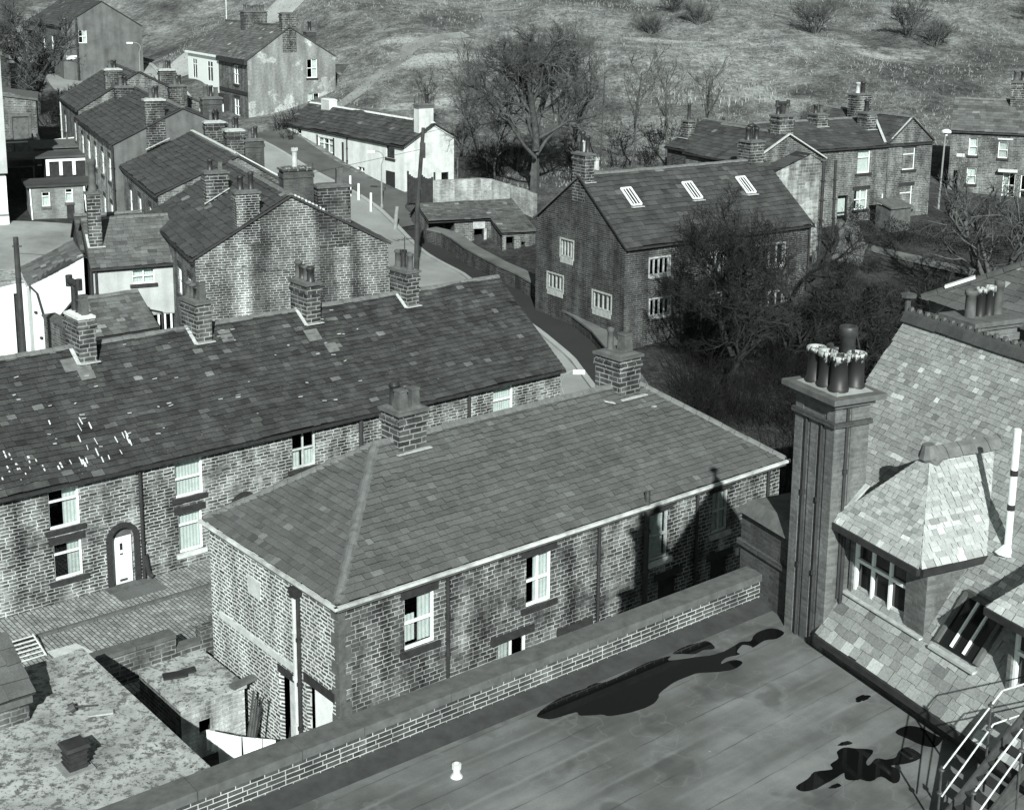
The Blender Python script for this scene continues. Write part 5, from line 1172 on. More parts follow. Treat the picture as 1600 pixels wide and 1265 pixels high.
chimney(t, -.75, 3.3, .95, 1.0, 10, 11.95, 'chimney_stone', potrow(2, 'x', .5, .65, .16, ('plain', 'plain'), ('pot_dark', 'pot_clay'), seed=4), flash=[(Vector((-1.3, 2.75, 11.15)), Vector((-.2, 2.75, 11.15)))])
chimney(t, 3.15, 2.5, .9, 1.0, 9.9, 11.95, 'chimney_stone', [(-.1, 0, .95, .17, 'cowl', 'pot_dark')], flash=[(Vector((2.7, 1.95, 10.85)), Vector((3.65, 1.95, 10.85)))])
org = wpt(RO, 60, 2.85, 7.8)
t, F = house('cross_gabled_house', 'narrow gabled stone house closing the right end of the row, white sash in its gable', 'house', (org.x, org.y), 150, 7.9, 4.25, 2.1, 10.2, 11.85, 10.2, 4.0, ('grey_stone',) * 4, 'slate_row',
    [('right', 1.42, 8.15, 2.6, 9.72, dict(style='case', lint=.12, sill=.14, cur=[(.45, .95, 0, .66)])), ('right', 1.35, 5.3, 2.55, 7.0, dict(style='case', lint=.16, sill=.14, cur=[(.2, .9, 0, .3)]))], seed=84, ch=.34, w=.5, vh=.1)
chimney(t, 2.6, 2.1, .95, 1.4, 10.5, 13.0, 'chimney_stone', potrow(2, 'y', .5, .85, .17, ('plain', 'cowl'), ('pot_pale', 'pot_dark'), seed=7))
mb = MB(); mb.beam((7.92, -.1, 10.12), (7.92, 2.1, 11.9), .12, .08); mb.beam((7.92, 2.1, 11.9), (7.92, 4.4, 10.1), .12, .08); mb.beam((4.2, 1.95, 11.85), (7.7, -.18, 10.2), .18, .06); mb.build('verge_pointing', 'lead', t)
# wing in front of the row
org = wpt((19.63, 88.0), 60, -4.6, 8.0)
t, F = house('gable_end_house', 'two-stepped gable of pale sunlit stone with twin downpipes, between manor and row', 'house', (org.x, org.y), 150, 6.6, 6.2, 3.1, 9.9, 11.55, 9.9, 2.5, ('grey_stone', 'grey_stone', 'grey_stone', 'grey_stone'), 'slate_row', seed=85, ch=.36, w=.5)
chimney(t, 5.6, 3.4, .9, 1.2, 10, 12.6, 'chimney_stone', potrow(3, 'y', .36, .65, .15, ('plain', 'tee', 'plain'), ('pot_dark', 'pot_dark', 'pot_clay'), seed=3))
mb = MB(); mb.beam((6.75, -.2, 9.85), (6.75, 3.1, 11.6), .14, .08); mb.beam((6.75, 3.1, 11.6), (6.75, 6.35, 9.85), .14, .08); mb.build('verge_pointing', 'lead', t)
mb = MB(); Ff = Face((7.95, .75), (7.95, 4.75)); Ff.wall(mb, 2.5, [(0, 9.3), (3.1, 10.35), (4.0, 9.9)]); Face((6.5, .75), (7.95, .75)).wall(mb, 2.5, [(0, 9.3), (1.45, 9.3)]); Face((7.95, 4.75), (6.5, 4.75)).wall(mb, 2.5, [(0, 9.9), (1.45, 9.9)]); mb.build('porch_wall', M['offwhite_wall'], t)
mb = MB(); slates(mb, (8.05, .6, 9.3), (-1, 0, 0), (0, 1, .345), 1.5, 3.35, .36, .5, seed=86); slates(mb, (6.5, 4.95, 9.82), (1, 0, 0), (0, -1, .5), 1.5, 1.2, .36, .5, seed=87)
deck(mb, [(8.05, .6, 9.3), (6.5, .6, 9.3), (6.5, 3.85, 10.42), (8.05, 3.85, 10.42)]); mb.build('porch_roof', 'slate_row', t)
pipe(t, [(8.1, 4.9, 9.9), (8.1, 4.9, 3.5)], .11); pipe(t, [(8.1, 5.9, 9.9), (8.1, 5.9, 9.0), (8.15, 6.0, 3.6)], .09)
# house behind the manor with eaves to the left
t, F = house('low_back_house', 'low dark house end showing behind the manor ridge with a slim chimney at its corner', 'house', (11.95 - .3, 104.0), 150, 9.5, 7, 3.5, 8.9, 10.75, 8.9, 4.5, ('dark_stone', 'grey_stone', 'grey_stone', 'grey_stone'), 'slate_row', [('front', 2.6, 7.3, 3.5, 8.4, dict(style='pair', lint=.1, sill=.1, cur=[(.4, 1, 0, 1)]))], seed=88, ch=.36, w=.55)
chimney(t, .7, 1.4, .7, .6, 8.8, 10.7, 'chimney_stone', [(0, 0, 1.25, .13, 'plain', 'pot_dark')], flash=[(Vector((.2, .9, 9.5)), Vector((1.2, .9, 9.5)))])
# house at the right edge
t, F = house('plain_stone_house', 'plain stone house with pale sashes and a door canopy at the right edge', 'house', (33.65, 106.0), 110, 12, 7.5, 3.75, 10.1, 12.2, 10.1, 3.8, ('grey_stone',) * 4, 'slate_far',
    [('front', 1.35, 8.2, 2.0, 9.55, dict(style='sash', sill=.1, cur=[(.05, .9, 0, .9)])), ('front', 3.5, 8.1, 4.2, 9.35, dict(style='sash', sill=.08, cur=[(0, .9, 0, 1)], curmat='net')), ('front', 1.35, 6.0, 2.05, 7.25, dict(style='sash', sill=.1, cur=[(0, 1, 0, 1)])), ('front', 4.0, 5.1, 4.9, 7.0, dict(style='pair', cur=[(.1, .5, 0, 1)], curmat='net')), ('front', 5.3, 4.6, 6.2, 6.9, dict(style='pair', cur=[(.5, 1, 0, 1)])), ('front', .35, 5.0, .7, 7.0, dict(style='plain', frame='gutter_dark'))], seed=89, ch=.34, w=.5)
mb = MB(); Fw = F['front']
Fw.bx(mb, 3.6, 5.0, 7.1, 7.3, -.5, 0); Fw.bx(mb, 3.4, 4.5, 9.5, 9.62, -.06, .05); mb.build('canopy', 'offwhite', t); mb = MB(); Fw.bx(mb, .5, 1.1, 8.05, 8.3, -.03, .02); mb.build('street_nameplate', 'offwhite', t)
chimney(t, 4.6, 3.75, 1.1, 1.6, 11, 13.6, 'chimney_stone', potrow(2, 'x', .5, .85, .18, ('plain', 'plain'), ('pot_clay', 'pot_dark'), seed=8), capmat='coping')
# ================================================================== WHITE COTTAGE
t, F = house('whitewashed_cottage', 'long low whitewashed cottage beside the road with a thick mossy stone roof', 'cottage', (-20.64, 124.67), 144, 20.6, 4.66, 2.7, 8.25, 9.85, 8.75, 3.2, ('whitewash', 'whitewash_old', 'whitewash_old', 'whitewash'), 'slate_manor',
    [('front', 2.3, 6.95, 3.2, 7.95, dict(style='sash', sill=.1, cur=[(0, 1, 0, .5)])), ('front', 6.3, 6.35, 9.0, 7.55, dict(style='six', frame='white_paint', cur=[(.04, .4, 0, 1), (.62, .98, 0, 1)])), ('front', 13.1, 5.05, 14.3, 5.75, dict(style='pair')), ('front', 17.85, 7.0, 19.1, 8.0, dict(style='sash', frame='gutter_dark', sill=.12)), ('right', 3.45, 5.2, 4.15, 5.85, dict(style='plain', frame='gutter_dark'))],
    seed=91, ch=.40, w=.6, tv=.16, sag=.08, ridge='mortar', light=.03, th=.04)
Fw = F['front']
mb = MB()
for a, b, c, d in ((6.08, 6.2, 6.28, 7.7), (9.02, 6.2, 9.22, 7.7), (6.28, 6.2, 9.02, 6.33)): Fw.bx(mb, a, c, b, d, -.05, .05)
mb.build('window_surround', 'stone_black', t)
mb = MB(); Fw.bx(mb, 10.55, 10.85, 5.3, 7.5, -.03, .03); mb.build('door', 'timber_dark', t); mb = MB(); Fw.bx(mb, 17.75, 19.15, 4.3, 5.95, -.02, .04); mb.build('cellar_door', 'timber_dark', t)
pipe(t, [(11.55, -.1, 8.1), (11.55, -.1, 5)], .06)
chimney(t, 3.6, 2.6, 1.5, .8, 8.8, 10.35, 'whitewash_old', (), 'mortar', capmat='mortar', bands=False)
ch = chimney(t, 20.2, 2.05, .75, 1.35, 8.5, 11.25, 'whitewash_old', potrow(2, 'y', .6, .8, .15, ('plain', 'cowl'), ('pot_clay', 'pot_dark'), seed=5), capmat='coping', bands=False)
mb = MB(); mb.box(19.8, 20.6, 1.33, 2.78, 11.05, 11.22); mb.build('chimney_band', 'coping', ch)
# ================================================================== TALL HOUSE, FAR LEFT OF THE COTTAGE
FO = (-34.32, 147.0)
t, F = house('tall_stucco_house', 'tall house with a flaking stucco gable, its front half painted white', 'house', FO, 150, 18.5, 8.9, 4.25, 13.45, 16.45, 13.6, 5.0, ('grey_stone', 'stucco', 'grey_stone', 'grey_stone'), 'slate_far',
    [('right', 5.95, 11.53, 7.0, 13.34, dict(style='cross', sill=.08, cur=[(.5, 1, 0, 1)])), ('right', 5.98, 8.55, 7.17, 10.07, dict(style='cross', cur=[(0, .45, 0, 1)])), ('front', 14.56, 10.9, 16.0, 12.72, dict(style='cross', lint=.1, sill=.1)), ('front', 14.45, 7.87, 16.0, 9.56, dict(style='cross', lint=.1, sill=.1))],
    seed=93, ch=.34, w=.5, ridge='ridge_dark', gutter=False)
Fw = F['front']; mb = MB(); WH = ((1.7, 10.7, 3.05, 12.6), (6.65, 10.7, 8.25, 12.6), (1.8, 7.3, 3.05, 9.2))
Fw.wall(mb, 5.0, [(0, 13.4), (10.15, 13.4)], [rect(*w_) for w_ in WH], s1=10.15)
mb.v = [tuple(Vector(v) + Vector((0, -.06, 0))) for v in mb.v]; mb.build('painted_front', 'white_paint', t)
for a, b, c, d in WH:
    mb = MB(); Fw.bx(mb, a, c, b, d, -.03, -.01); mb.build('pane', 'dark_glazing', t)
    mb = MB(); Fw.bx(mb, (a + c) / 2 - .05, (a + c) / 2 + .05, b, d, -.06, -.031); Fw.bx(mb, a, c, d - .55, d - .46, -.058, -.031); mb.build('window', 'white_paint', t)
mb = MB(); mb.beam((-.2, -.2, 13.28), (10.15, -.2, 13.28), .28, .2); mb.build('white_cornice', 'white_paint', t); mb = MB(); mb.beam((10.17, -.2, 13.15), (18.6, -.2, 13.15), .28, .46); mb.build('dark_cornice', 'gutter_dark', t)
mb = MB(); Fw.bx(mb, 10.17, 18.5, 10.0, 10.34, -.08, 0); mb.build('band_course', 'stone_black', t); mb = MB(); Fw.bx(mb, 10.5, 12.9, 6.85, 9.7, -.55, 0); mb.build('porch', 'stone_black', t); mb = MB(); Fw.bx(mb, 12.4, 12.8, 6.3, 8.8, -.62, -.56); mb.build('door', 'white_paint', t)
chimney(t, 18.1, 4.25, .8, 1.4, 14, 17.6, 'chimney_stone', (), 'slab'); chimney(t, 8.2, 4.4, 1.2, 2.4, 13.6, 17.5, 'sooty_stone', potrow(6, 'y', .37, .65, .15, seed=6), 'slab')
mb = MB(); mb.tube([(.1, 4.25, 16.4), (.1, 4.25, 19.0)], .06, 6); mb.build('aerial_mast', 'offwhite', t)
org = wpt((-25.03, 130.96), 60, 8.95, 1.6)
t, F = house('low_annexe', 'low stone annexe with a dark roof joined to the right of the flaking stucco house', 'house', (org.x, org.y), 60, 6.6, 6.2, 2.9, 10.35, 12.5, 10.35, 4.0, ('grey_stone',) * 4, 'slate_row', [('front', 1.8, 8.1, 3.0, 9.45, dict(style='cross', sill=.1, cur=[(.5, 1, 0, 1)]))], seed=94, ch=.36, w=.5)
chimney(t, .25, 5.8, 1.0, 1.0, 9.5, 15.55, 'school_brick_dark', [(0, 0, 1.0, .18, 'plain', 'pot_dark')])
# ================================================================== TOP LEFT
t, F = house('brick_end_house', 'far brick house with a blank gable and a small white window at the top left', 'house', (-57.5, 165.6), 150, 18.0, 8.6, 4.3, 15.7, 18.3, 15.6, 7, ('gable_stucco', 'shed_dark', 'grey_stone', 'grey_stone') if 'shed_dark' in M else ('gable_stucco', 'gable_stucco', 'grey_stone', 'grey_stone'), 'slate_row',
    [('right', 1.7, 13.8, 2.6, 15.2, dict(style='cross', cur=[(.5, 1, 0, 1)])), ('front', 12.5, 12.9, 13.7, 14.5, dict(style='sash', cur=[(0, 1, 0, 1)])), ('front', 8.0, 12.9, 9.2, 14.5, dict(style='sash', cur=[(0, 1, 0, 1)]))], seed=95, ch=.4, w=.6)
mb = MB(); F['right'].bx(mb, .3, 1.6, 12.1, 12.5, -.1, 0); mb.build('ledge', 'white_paint', t); pipe(t, [(18.15, 1.5, 16.5), (18.15, 1.5, 8)], .1)
t = thing('corner_villa', 'dark villa with pale window heads behind the bare tree at the top left corner', 'house', (-56.5, 135.0, 0), 62)
Fw = Face((0, 0), (7.2, 0)); mb = MB(); hs = [window(t, Fw, 1.6, 15.4, 2.7, 18.2, style='sash', cur=[(0, 1, 0, 1)]), window(t, Fw, 4.8, 15.4, 5.6, 18.2, style='sash', cur=[(0, .5, 0, 1)]), window(t, Fw, 1.8, 10.6, 2.9, 13.3, style='sash', cur=[(0, 1, 0, 1)]), window(t, Fw, 4.4, 9.6, 5.9, 12.6, style='case', cur=[(0, 1, 0, 1)])]
Fw.wall(mb, 7, [(0, 20), (7.2, 20)], hs); Face((7.2, 0), (7.2, 7)).wall(mb, 7, [(0, 20), (7, 20)]); mb.build('wall', 'school_brick_dark', t)
mb = MB(); Fw.bx(mb, 1.2, 3.1, 13.9, 14.6, -.2, 0); Fw.bx(mb, 4.2, 5.6, 13.8, 14.5, -.2, 0); mb.build('window_head', 'white_paint', t)
mb = MB(); mb.box(-.3, 7.5, -.4, 7.3, 20.01, 20.4); mb.build('roof', 'slate_deck', t)
# ================================================================== OUTBUILDINGS BY THE MANOR
t = thing('stone_byre', 'low stone byre with a mossy slate roof and open doorways beside the manor gable', 'outbuilding', (-.79, 95.0, 0), 70)
kb = (5.24 - 3.77) / 5.2; mb = MB()
slates(mb, (-4.6, 2.27, 3.77 + 2.27 * kb), (1, 0, 0), (0, 1, kb), 4.6, 3.03, .27, .40, None, .03, .14, .02, .05, 101); slates(mb, (0, -.12, 3.74), (1, 0, 0), (0, 1, kb), 2.7, 5.45, .27, .40, None, .03, .14, .02, .04, 102)
slates(mb, (2.7, 7.3, 4.03), (-1, 0, 0), (0, -1, .58), 7.3, 2.4, .4, .6, seed=103)
deck(mb, [(-4.6, 2.27, 3.77 + 2.27 * kb), (2.7, 2.27, 3.77 + 2.27 * kb), (2.7, 5.22, 5.24), (-4.6, 5.22, 5.24)], .16); deck(mb, [(0, -.1, 3.74), (2.7, -.1, 3.74), (2.7, 2.4, 4.44), (0, 2.4, 4.44)], .14); deck(mb, [(2.7, 7.3, 4.03), (-4.6, 7.3, 4.03), (-4.6, 5.22, 5.24), (2.7, 5.22, 5.24)], .16)
mb.build('roof', 'slate_far', t)
mb = MB(); Face((-2.6, 2.55), (.13, 2.55)).wall(mb, .5, [(0, 4.25), (2.73, 4.25)], [rect(1.46, 1.33, 2.16, 3.65)], .3); Face((.13, 0.05), (2.6, .05)).wall(mb, .5, [(0, 3.65), (2.47, 3.65)], [rect(.27, 1.44, .87, 3.43), rect(1.4, 2.6, 1.7, 3.0)], .3)
Face((.13, 2.55), (.13, .05)).wall(mb, .5, [(0, 4.24), (2.5, 3.65)]); Face((2.6, .05), (2.6, 7.1)).wall(mb, .5, [(0, 3.65), (5.1, 5.05), (7.05, 3.95)]); Face((2.6, 7.1), (-4.5, 7.1)).wall(mb, .5, [(0, 3.92), (7.1, 3.92)]); Face((-4.5, 7.1), (-4.5, 2.6)).wall(mb, .5, [(0, 3.92), (1.9, 5.05), (4.5, 4.3)]); Face((-4.5, 4.6), (-2.6, 4.6)).wall(mb, .5, [(0, 4.7), (1.9, 4.7)]); Face((-2.6, 4.6), (-2.6, 2.55)).wall(mb, .5, [(0, 4.7), (2.05, 4.25)])
mb.build('wall', 'grey_stone', t)
mb = MB(); mb.box(-1.24, -.33, 2.48, 2.65, 3.66, 4.19); mb.box(-.41, -.22, 2.47, 2.65, 1.2, 3.65); mb.build('lintel', 'stone_pale', t)
t = thing('low_road_wall', 'low dark stone wall with flat pale copings between the tarmac and the manor gable', 'wall', (0, 0, 0), 90)
WPT = [(-5.97, 95.58, 3.91), (-4.94, 94.75, 3.84), (-4.21, 93.42, 3.73), (-3.24, 91.01, 3.54), (-2.33, 89.32, 3.41), (-1.04, 86.97, 3.22), (.2, 85.15, 3.07), (1.27, 83.12, 2.91), (1.93, 80.79, 2.72), (2.56, 78.59, 2.55), (3.5, 76.73, 2.4), (4.46, 74.19, 2.2), (5.15, 71.09, 1.95), (5.92, 65.88, 1.57)]
mb = MB(); mc = MB(); q = random.Random(8)
for (x, y, z), (x2, y2, z2) in zip(WPT[:-1], WPT[1:]):
    a, b = Vector((x, y, 0)), Vector((x2, y2, 0)); d = (b - a).normalized(); n_ = Vector((-d.y, d.x, 0)) * .85
    H = lambda p, zz: Vector((p.x, p.y, zz))
    mb.hexa([H(a, z - 2.6), H(a + n_, z - 2.6), H(b + n_, z2 - 2.6), H(b, z2 - 2.6), H(a, z - .12), H(a + n_, z - .12), H(b + n_, z2 - .12), H(b, z2 - .12)])
    e_ = n_.normalized() * .06; mc.hexa([H(a - e_, z - .117), H(a + n_ + e_, z - .117), H(b + n_ + e_, z2 - .117), H(b - e_, z2 - .117), H(a - e_, z), H(a + n_ + e_, z), H(b + n_ + e_, z2), H(b - e_, z2)], q.uniform(.9, 1.1))
mb.build('wall', 'dark_stone', t); mc.build('coping', 'path', t)
t = thing('field_wall', 'pale rubble boundary wall curving away behind the byre', 'wall', (0, 0, 0), 90)
pts = [(-6.0, 103.0, 4.5, 6.2), (-4.4, 103.2, 4.5, 6.25), (-2.4, 103.4, 4.5, 6.35), (-1.6, 103.2, 4.5, 6.3), (-.2, 102.4, 4.5, 6.0), (.8, 101.2, 4.4, 5.9), (1.8, 100, 4.4, 5.7)]
mb = MB()
for (x, y, a, b), (x2, y2, a2, b2) in zip(pts[:-1], pts[1:]): mb.hexa([(x, y, a - 1), (x2, y2, a2 - 1), (x2, y2 + .45, a2 - 1), (x, y + .45, a - 1), (x, y, b), (x2, y2, b2), (x2, y2 + .45, b2), (x, y + .45, b)])
mb.build('wall', m_stone('field_stone', .20, .34, .42, .26, .11, .025, .09, .4, .3, .5), t)
t = thing('yard_gate', 'pair of dark boarded gates with a dipped top beside the whitewashed cottage', 'gate', (-7.9, 104.2, 0), 105)
for k in range(2):
    mb = MB()
    for j in range(6):
        x = k * .98 + j * .16; zt = 6.5 - .25 * math.sin(math.pi * j / 6); mb.box(x, x + .15, -.03, .03, 4.3, zt)
    mb.box(k * .98, k * .98 + .95, .03, .08, 4.8, 4.95); mb.box(k * .98, k * .98 + .95, .03, .08, 5.9, 6.05); mb.build('gate_leaf', 'timber_dark', t)
for x in (-.14, 1.98): mb = MB(); mb.box(x, x + .12, -.06, .06, 4.2, 6.75); mb.build('gate_post', 'timber_dark', t)
t = thing('dark_board_fence', 'dark close-boarded fence between cottage gable and trees', 'fence', (-4.6, 112.5, 0), 92)
mb = MB()
for k in range(20): mb.box(k * .25, k * .25 + .24, -.02, .03, 4.6, 6.75 + .04 * math.sin(k * 2.1))
mb.build('boards', 'timber_dark', t)
for x in (0, 2.4, 4.9): mb = MB(); mb.box(x, x + .12, -.1, -.02, 4.6, 6.9); mb.build('post', 'timber', t)
# ================================================================== POSTS, LAMPS, POLES
mb = MB(); mb.tube([(0, 0, -1.5), (.12, 0, 4), (.5, 0, 8.9)], [.15, .14, .11], 9); o = thing('telegraph_pole', 'tall leaning telegraph pole standing by the road in front of the byre', 'pole', (-5.85, 82.0, 3.55), 90); mb.build('pole', 'pole_wood', o)
mb = MB(); mb.box(.3, .62, -.12, .1, 7.1, 8.0); mb.tube([(.3, 0, 7.6), (-14, -20, 6.5)], .012, 4); mb.tube([(.3, 0, 8.5), (14, 30, 9.5)], .012, 4); mb.build('terminal_box', 'pole_wood', o)
def lamp(name, label, loc, h, dirx, group='concrete swan-neck street lamps', armr=.9, az=90):
    o = thing(name, label, 'street lamp', loc, az, group)
    mb = MB(); mb.tube([(0, 0, -1), (0, 0, .9), (0, 0, .95), (0, 0, h * .8)], [.11, .11, .07, .05], 8); mb.build('column', 'concrete', o)
    e_ = h * .2; mb = MB(); mb.tube([(0, 0, h * .8)] + [(dirx * x, 0, h * .8 + e_ * y) for x, y in ((-.1, .25), (-.16, .45), (-.14, .65), (-.02, .84), (.18, .97), (armr * .6, 1.0), (armr * .8, .98))], .035, 7); mb.build('bracket', 'concrete', o)
    mb = MB(); mb.hexa([(dirx * armr * .7, -.1, h - .1), (dirx * (armr + .35), -.1, h - .1), (dirx * (armr + .35), .1, h - .1), (dirx * armr * .7, .1, h - .1), (dirx * armr * .7, -.07, h + .05), (dirx * (armr + .35), -.07, h + .05), (dirx * (armr + .35), .07, h + .05), (dirx * armr * .7, .07, h + .05)]); mb.build('lantern', 'white_paint', o)
    return o
lamp('street_lamp', 'pale swan-neck street lamp on the verge before the cottage', (-9.87, 103.0, 3.45), 4.95, -1, armr=.7)
lamp('street_lamp', 'swan-neck street lamp whose head shows just behind the hipped house ridge', (2.2, 54.0, .3), 5.35, 1, armr=.45)
lamp('street_lamp', 'far swan-neck street lamp in front of the blank brick gable', (-39.5, 147.0, 9.2), 4.9, -1, armr=.9)
o = thing('round_lamp', 'lamp post with a flat round white shade between row and right-edge house', 'street lamp', (31.2, 100.0, 4.6), 90)
mb = MB(); mb.tube([(0, 0, -1), (0, 0, 1), (.12, 0, 5.7)], [.12, .08, .06], 8); mb.build('column', 'concrete', o); mb = MB(); mb.lathe((.18, 0, 5.95), [(.1, -.25), (.12, -.1), (.36, -.02), (.34, .1), (.15, .2), (0, .22)], 12); mb.build('shade', 'white_paint', o)
o = thing('gas_post', 'very thin dark pole with a small cross head among the saplings', 'pole', (7.2, 112.0, 5.8), 90); mb = MB(); mb.tube([(-.1, 0, -.5), (.12, 0, 7.75)], [.07, .045], 6); mb.box(.05, .32, -.05, .05, 7.55, 7.7); mb.build('pole', 'pole_wood', o)
bl = ['farthest of the white posts along the verge', 'second white post from the cottage end of the verge', 'third white post, just left of the street lamp']
for k, (x, y, z) in enumerate(((-12.6, 106, 4.8), (-11.85, 105, 4.35), (-10.6, 102, 4.1))):
    mb = MB(); mb.tube([(0, 0, -.4), (.02, 0, 1.3)], [.09, .085], 8); tag(mb.build('verge_post', 'white_paint', loc=(x, y, z)), bl[k], 'post', 'white posts along the verge')
mb = MB(); mb.tube([(-.05, 0, -.4), (.16, 0, 1.5)], [.17, .13], 9); tag(mb.build('verge_post', 'concrete', loc=(-8.45, 98, 3.55)), 'thick leaning stone post at the near end of the verge', 'post', 'white posts along the verge')
for k, (x, y, z, h_, lb) in enumerate(((-6.5, 84.5, 2.5, 1.9, 'gnarled tree stump post beside the telegraph pole'), (19.2, 86.2, 3.2, 1.2, 'pale gatepost at the foot of the twin downpipes'), (22.6, 90.5, 3.6, 1.4, 'stone gatepost at the corner of the garden hedge'))):
    mb = MB(); mb.tube([(0, 0, -.5), (.05, 0, h_)], [.2, .15], 8); tag(mb.build('stone_post', 'coping', loc=(x, y, z)), lb, 'post')
t = thing('coal_shed', 'little lean-to shed against the narrow gabled house', 'shed', (25.9, 93.4, 0), 60); mb = MB(); mb.box(0, 1.9, 0, 1.4, 3.5, 6.0); mb.build('wall', 'timber', t); mb = MB(); mb.hexa([(-.1, -.15, 5.95), (2, -.15, 5.95), (2, 1.5, 6.35), (-.1, 1.5, 6.35), (-.1, -.15, 6.05), (2, -.15, 6.05), (2, 1.5, 6.45), (-.1, 1.5, 6.45)]); mb.build('roof', 'coping', t)
# roof of the next building beyond the brick chimney
t = thing('hipped_wing_beyond', 'hipped slate roof corner with one bright hip tile beyond the four-potted chimney', 'building', (11.54, 38.0, 0), 64.5)
mb = MB(); hz = 12.55
for E_, u_, s_ in (((0, 0, hz), (0, -1, 0), (1, 0, .62)), ((0, -9, hz), (1, 0, 0), (0, 1, .62)), ((9, 0, hz), (-1, 0, 0), (0, -1, .62))):
    fq = math.hypot(1, .62); slates(mb, E_, u_, s_, 9, 4.5 * fq, .24, .32, lambda tt: (tt / fq, 9 - tt / fq), .016, .12, .02, .02, 111)
mb.build('roof', 'slate_hip', t); ridge_tiles(t, [(0, 0, hz + .06), (4.5, -4.5, hz + 2.86)], .15, .1, .45, 'ridge_dark'); mb = MB(); mb.beam((.45, -.45, hz + .36), (1.0, -1.0, hz + .7), .26, .06); mb.build('hip_tile', 'white_paint', t)
mb = MB(); mb.box(.2, 8.8, -8.8, -.2, 0, hz - .05); mb.build('wall', 'school_brick', t)
# ================================================================== GROUND
CP = [(-45, 15, -2.5), (0, 5, -2.5), (35, 8, -2.5), (70, 20, -1), (-40, 40, -1.6), (-20, 36, -1.7), (-8, 30, -1.4), (2, 30, -1.4), (14, 32, -1.2), (-16, 44, -.5), (-4, 46, -.5), (4, 50, -.1), (2, 58, .2), (10, 48, -.2), (-14, 54, .3), (-28, 54, .4), (-45, 58, .6), (-20, 60, 1.2), (-12, 64, 1.6), (-8, 72, 1.8),
      (4.2, 66.8, .75), (1.5, 75.4, 1.6), (-3.3, 86.7, 2.5), (-8.4, 98.2, 3.4), (-12, 106, 4.45), (-20, 116.4, 6.7), (6.3, 73, 1.3), (12, 62, .8), (11.5, 73.8, 1.5), (16.6, 71.9, 1.3), (2.2, 86, 1.7), (-3.4, 96.5, 2.7), (1, 91, 1.9), (18, 83, 3.2), (19.2, 86, 3.6), (25.3, 89.1, 3.4), (24, 94, 4.6), (30, 90, 3.4), (31, 100, 4.9), (36, 106, 5.4), (50, 96, 4.2), (34, 75, 2), (60, 70, 2), (70, 100, 5),
      (-30, 70, 2.4), (-32, 92, 4.9), (-30, 80, 3.4), (-48, 80, 3.4), (-38, 104, 6), (-44, 112, 7.5), (-60, 104, 6.5), (-24, 106, 5.2), (-18, 94, 3.8), (-23, 126, 7.6), (-24, 134, 8.2), (-34, 142, 9.2), (-43, 125, 8.6), (-36, 150, 10.8), (-42, 170, 12.6), (-60, 150, 10.5), (-80, 140, 10), (-14, 118, 6.2), (-6, 108, 4.6), (-3, 114, 5.3), (2, 104, 4.9), (7, 112, 6.2), (12, 116, 6.4), (20, 112, 6.6), (32, 118, 7.6), (46, 118, 8), (60, 116, 8),
      (-14, 134, 11), (-24, 150, 14.2), (-24, 170, 18.5), (0, 132, 10.8), (18, 134, 11.6), (32, 150, 15.6), (44, 150, 15.0), (60, 145, 13.4), (2, 156, 17.5), (20, 170, 20.5), (44, 175, 20), (66, 175, 20), (-30, 195, 23), (-60, 190, 17), (-90, 200, 18), (0, 200, 27), (30, 210, 29), (66, 215, 30), (100, 160, 18), (110, 220, 30), (-90, 100, 6), (-90, 40, -1), (110, 60, 2), (0, 260, 34), (70, 270, 36), (-70, 260, 28)]
CPa = np.array(CP, float)
def _phi(r2): return np.where(r2 > 0, .5 * r2 * np.log(r2 + 1e-12), 0)
_n = len(CPa); _d2 = ((CPa[:, None, :2] - CPa[None, :, :2]) ** 2).sum(-1) / 1e4
_A = np.zeros((_n + 3, _n + 3)); _A[:_n, :_n] = _phi(_d2) + np.eye(_n) * 2e-5
_Pm = np.c_[np.ones(_n), CPa[:, :2] / 100]; _A[:_n, _n:] = _Pm; _A[_n:, :_n] = _Pm.T
_w = np.linalg.solve(_A, np.r_[CPa[:, 2], np.zeros(3)])
def gzs(X, Y):
    X, Y = np.atleast_1d(X).astype(float), np.atleast_1d(Y).astype(float)
    d2 = ((X[:, None] - CPa[None, :, 0]) ** 2 + (Y[:, None] - CPa[None, :, 1]) ** 2) / 1e4
    z = _phi(d2) @ _w[:_n] + _w[_n] + _w[_n + 1] * X / 100 + _w[_n + 2] * Y / 100
    hill = np.clip((Y - 118) / 25, 0, 1)
    z += hill * (.35 * np.sin(X * .31 + Y * .12) + .25 * np.sin(X * .13 - Y * .41 + 1) + .5 * np.sin(X * .09 + Y * .23 + 2) * np.cos(Y * .17 - X * .05))
    return z
def gz(x, y): return float(gzs(x, y)[0])
xs = np.concatenate([np.arange(-110, -60, 3.0), np.arange(-60, 75, 1.0), np.arange(75, 131, 3.0)]); ys = np.concatenate([np.arange(2, 40, 2.0), np.arange(40, 180, 1.0), np.arange(180, 285, 3.0)])
GX, GY = np.meshgrid(xs, ys); Z = np.concatenate([gzs(r, c) for r, c in zip(GX, GY)]).reshape(GX.shape)
me = bpy.data.meshes.new('ground'); nx, ny = len(xs), len(ys)
me.vertices.add(nx * ny); me.vertices.foreach_set('co', np.stack([GX, GY, Z], -1).astype('f').ravel())
ii = np.arange((ny - 1) * (nx - 1)); r_, c_ = ii // (nx - 1), ii % (nx - 1); q0 = r_ * nx + c_
idx = np.stack([q0, q0 + 1, q0 + nx + 1, q0 + nx], -1).astype('i')
me.loops.add(idx.size); me.loops.foreach_set('vertex_index', idx.ravel()); me.polygons.add(len(idx))
me.polygons.foreach_set('loop_start', np.arange(len(idx), dtype='i') * 4); me.update(calc_edges=True); me.validate()
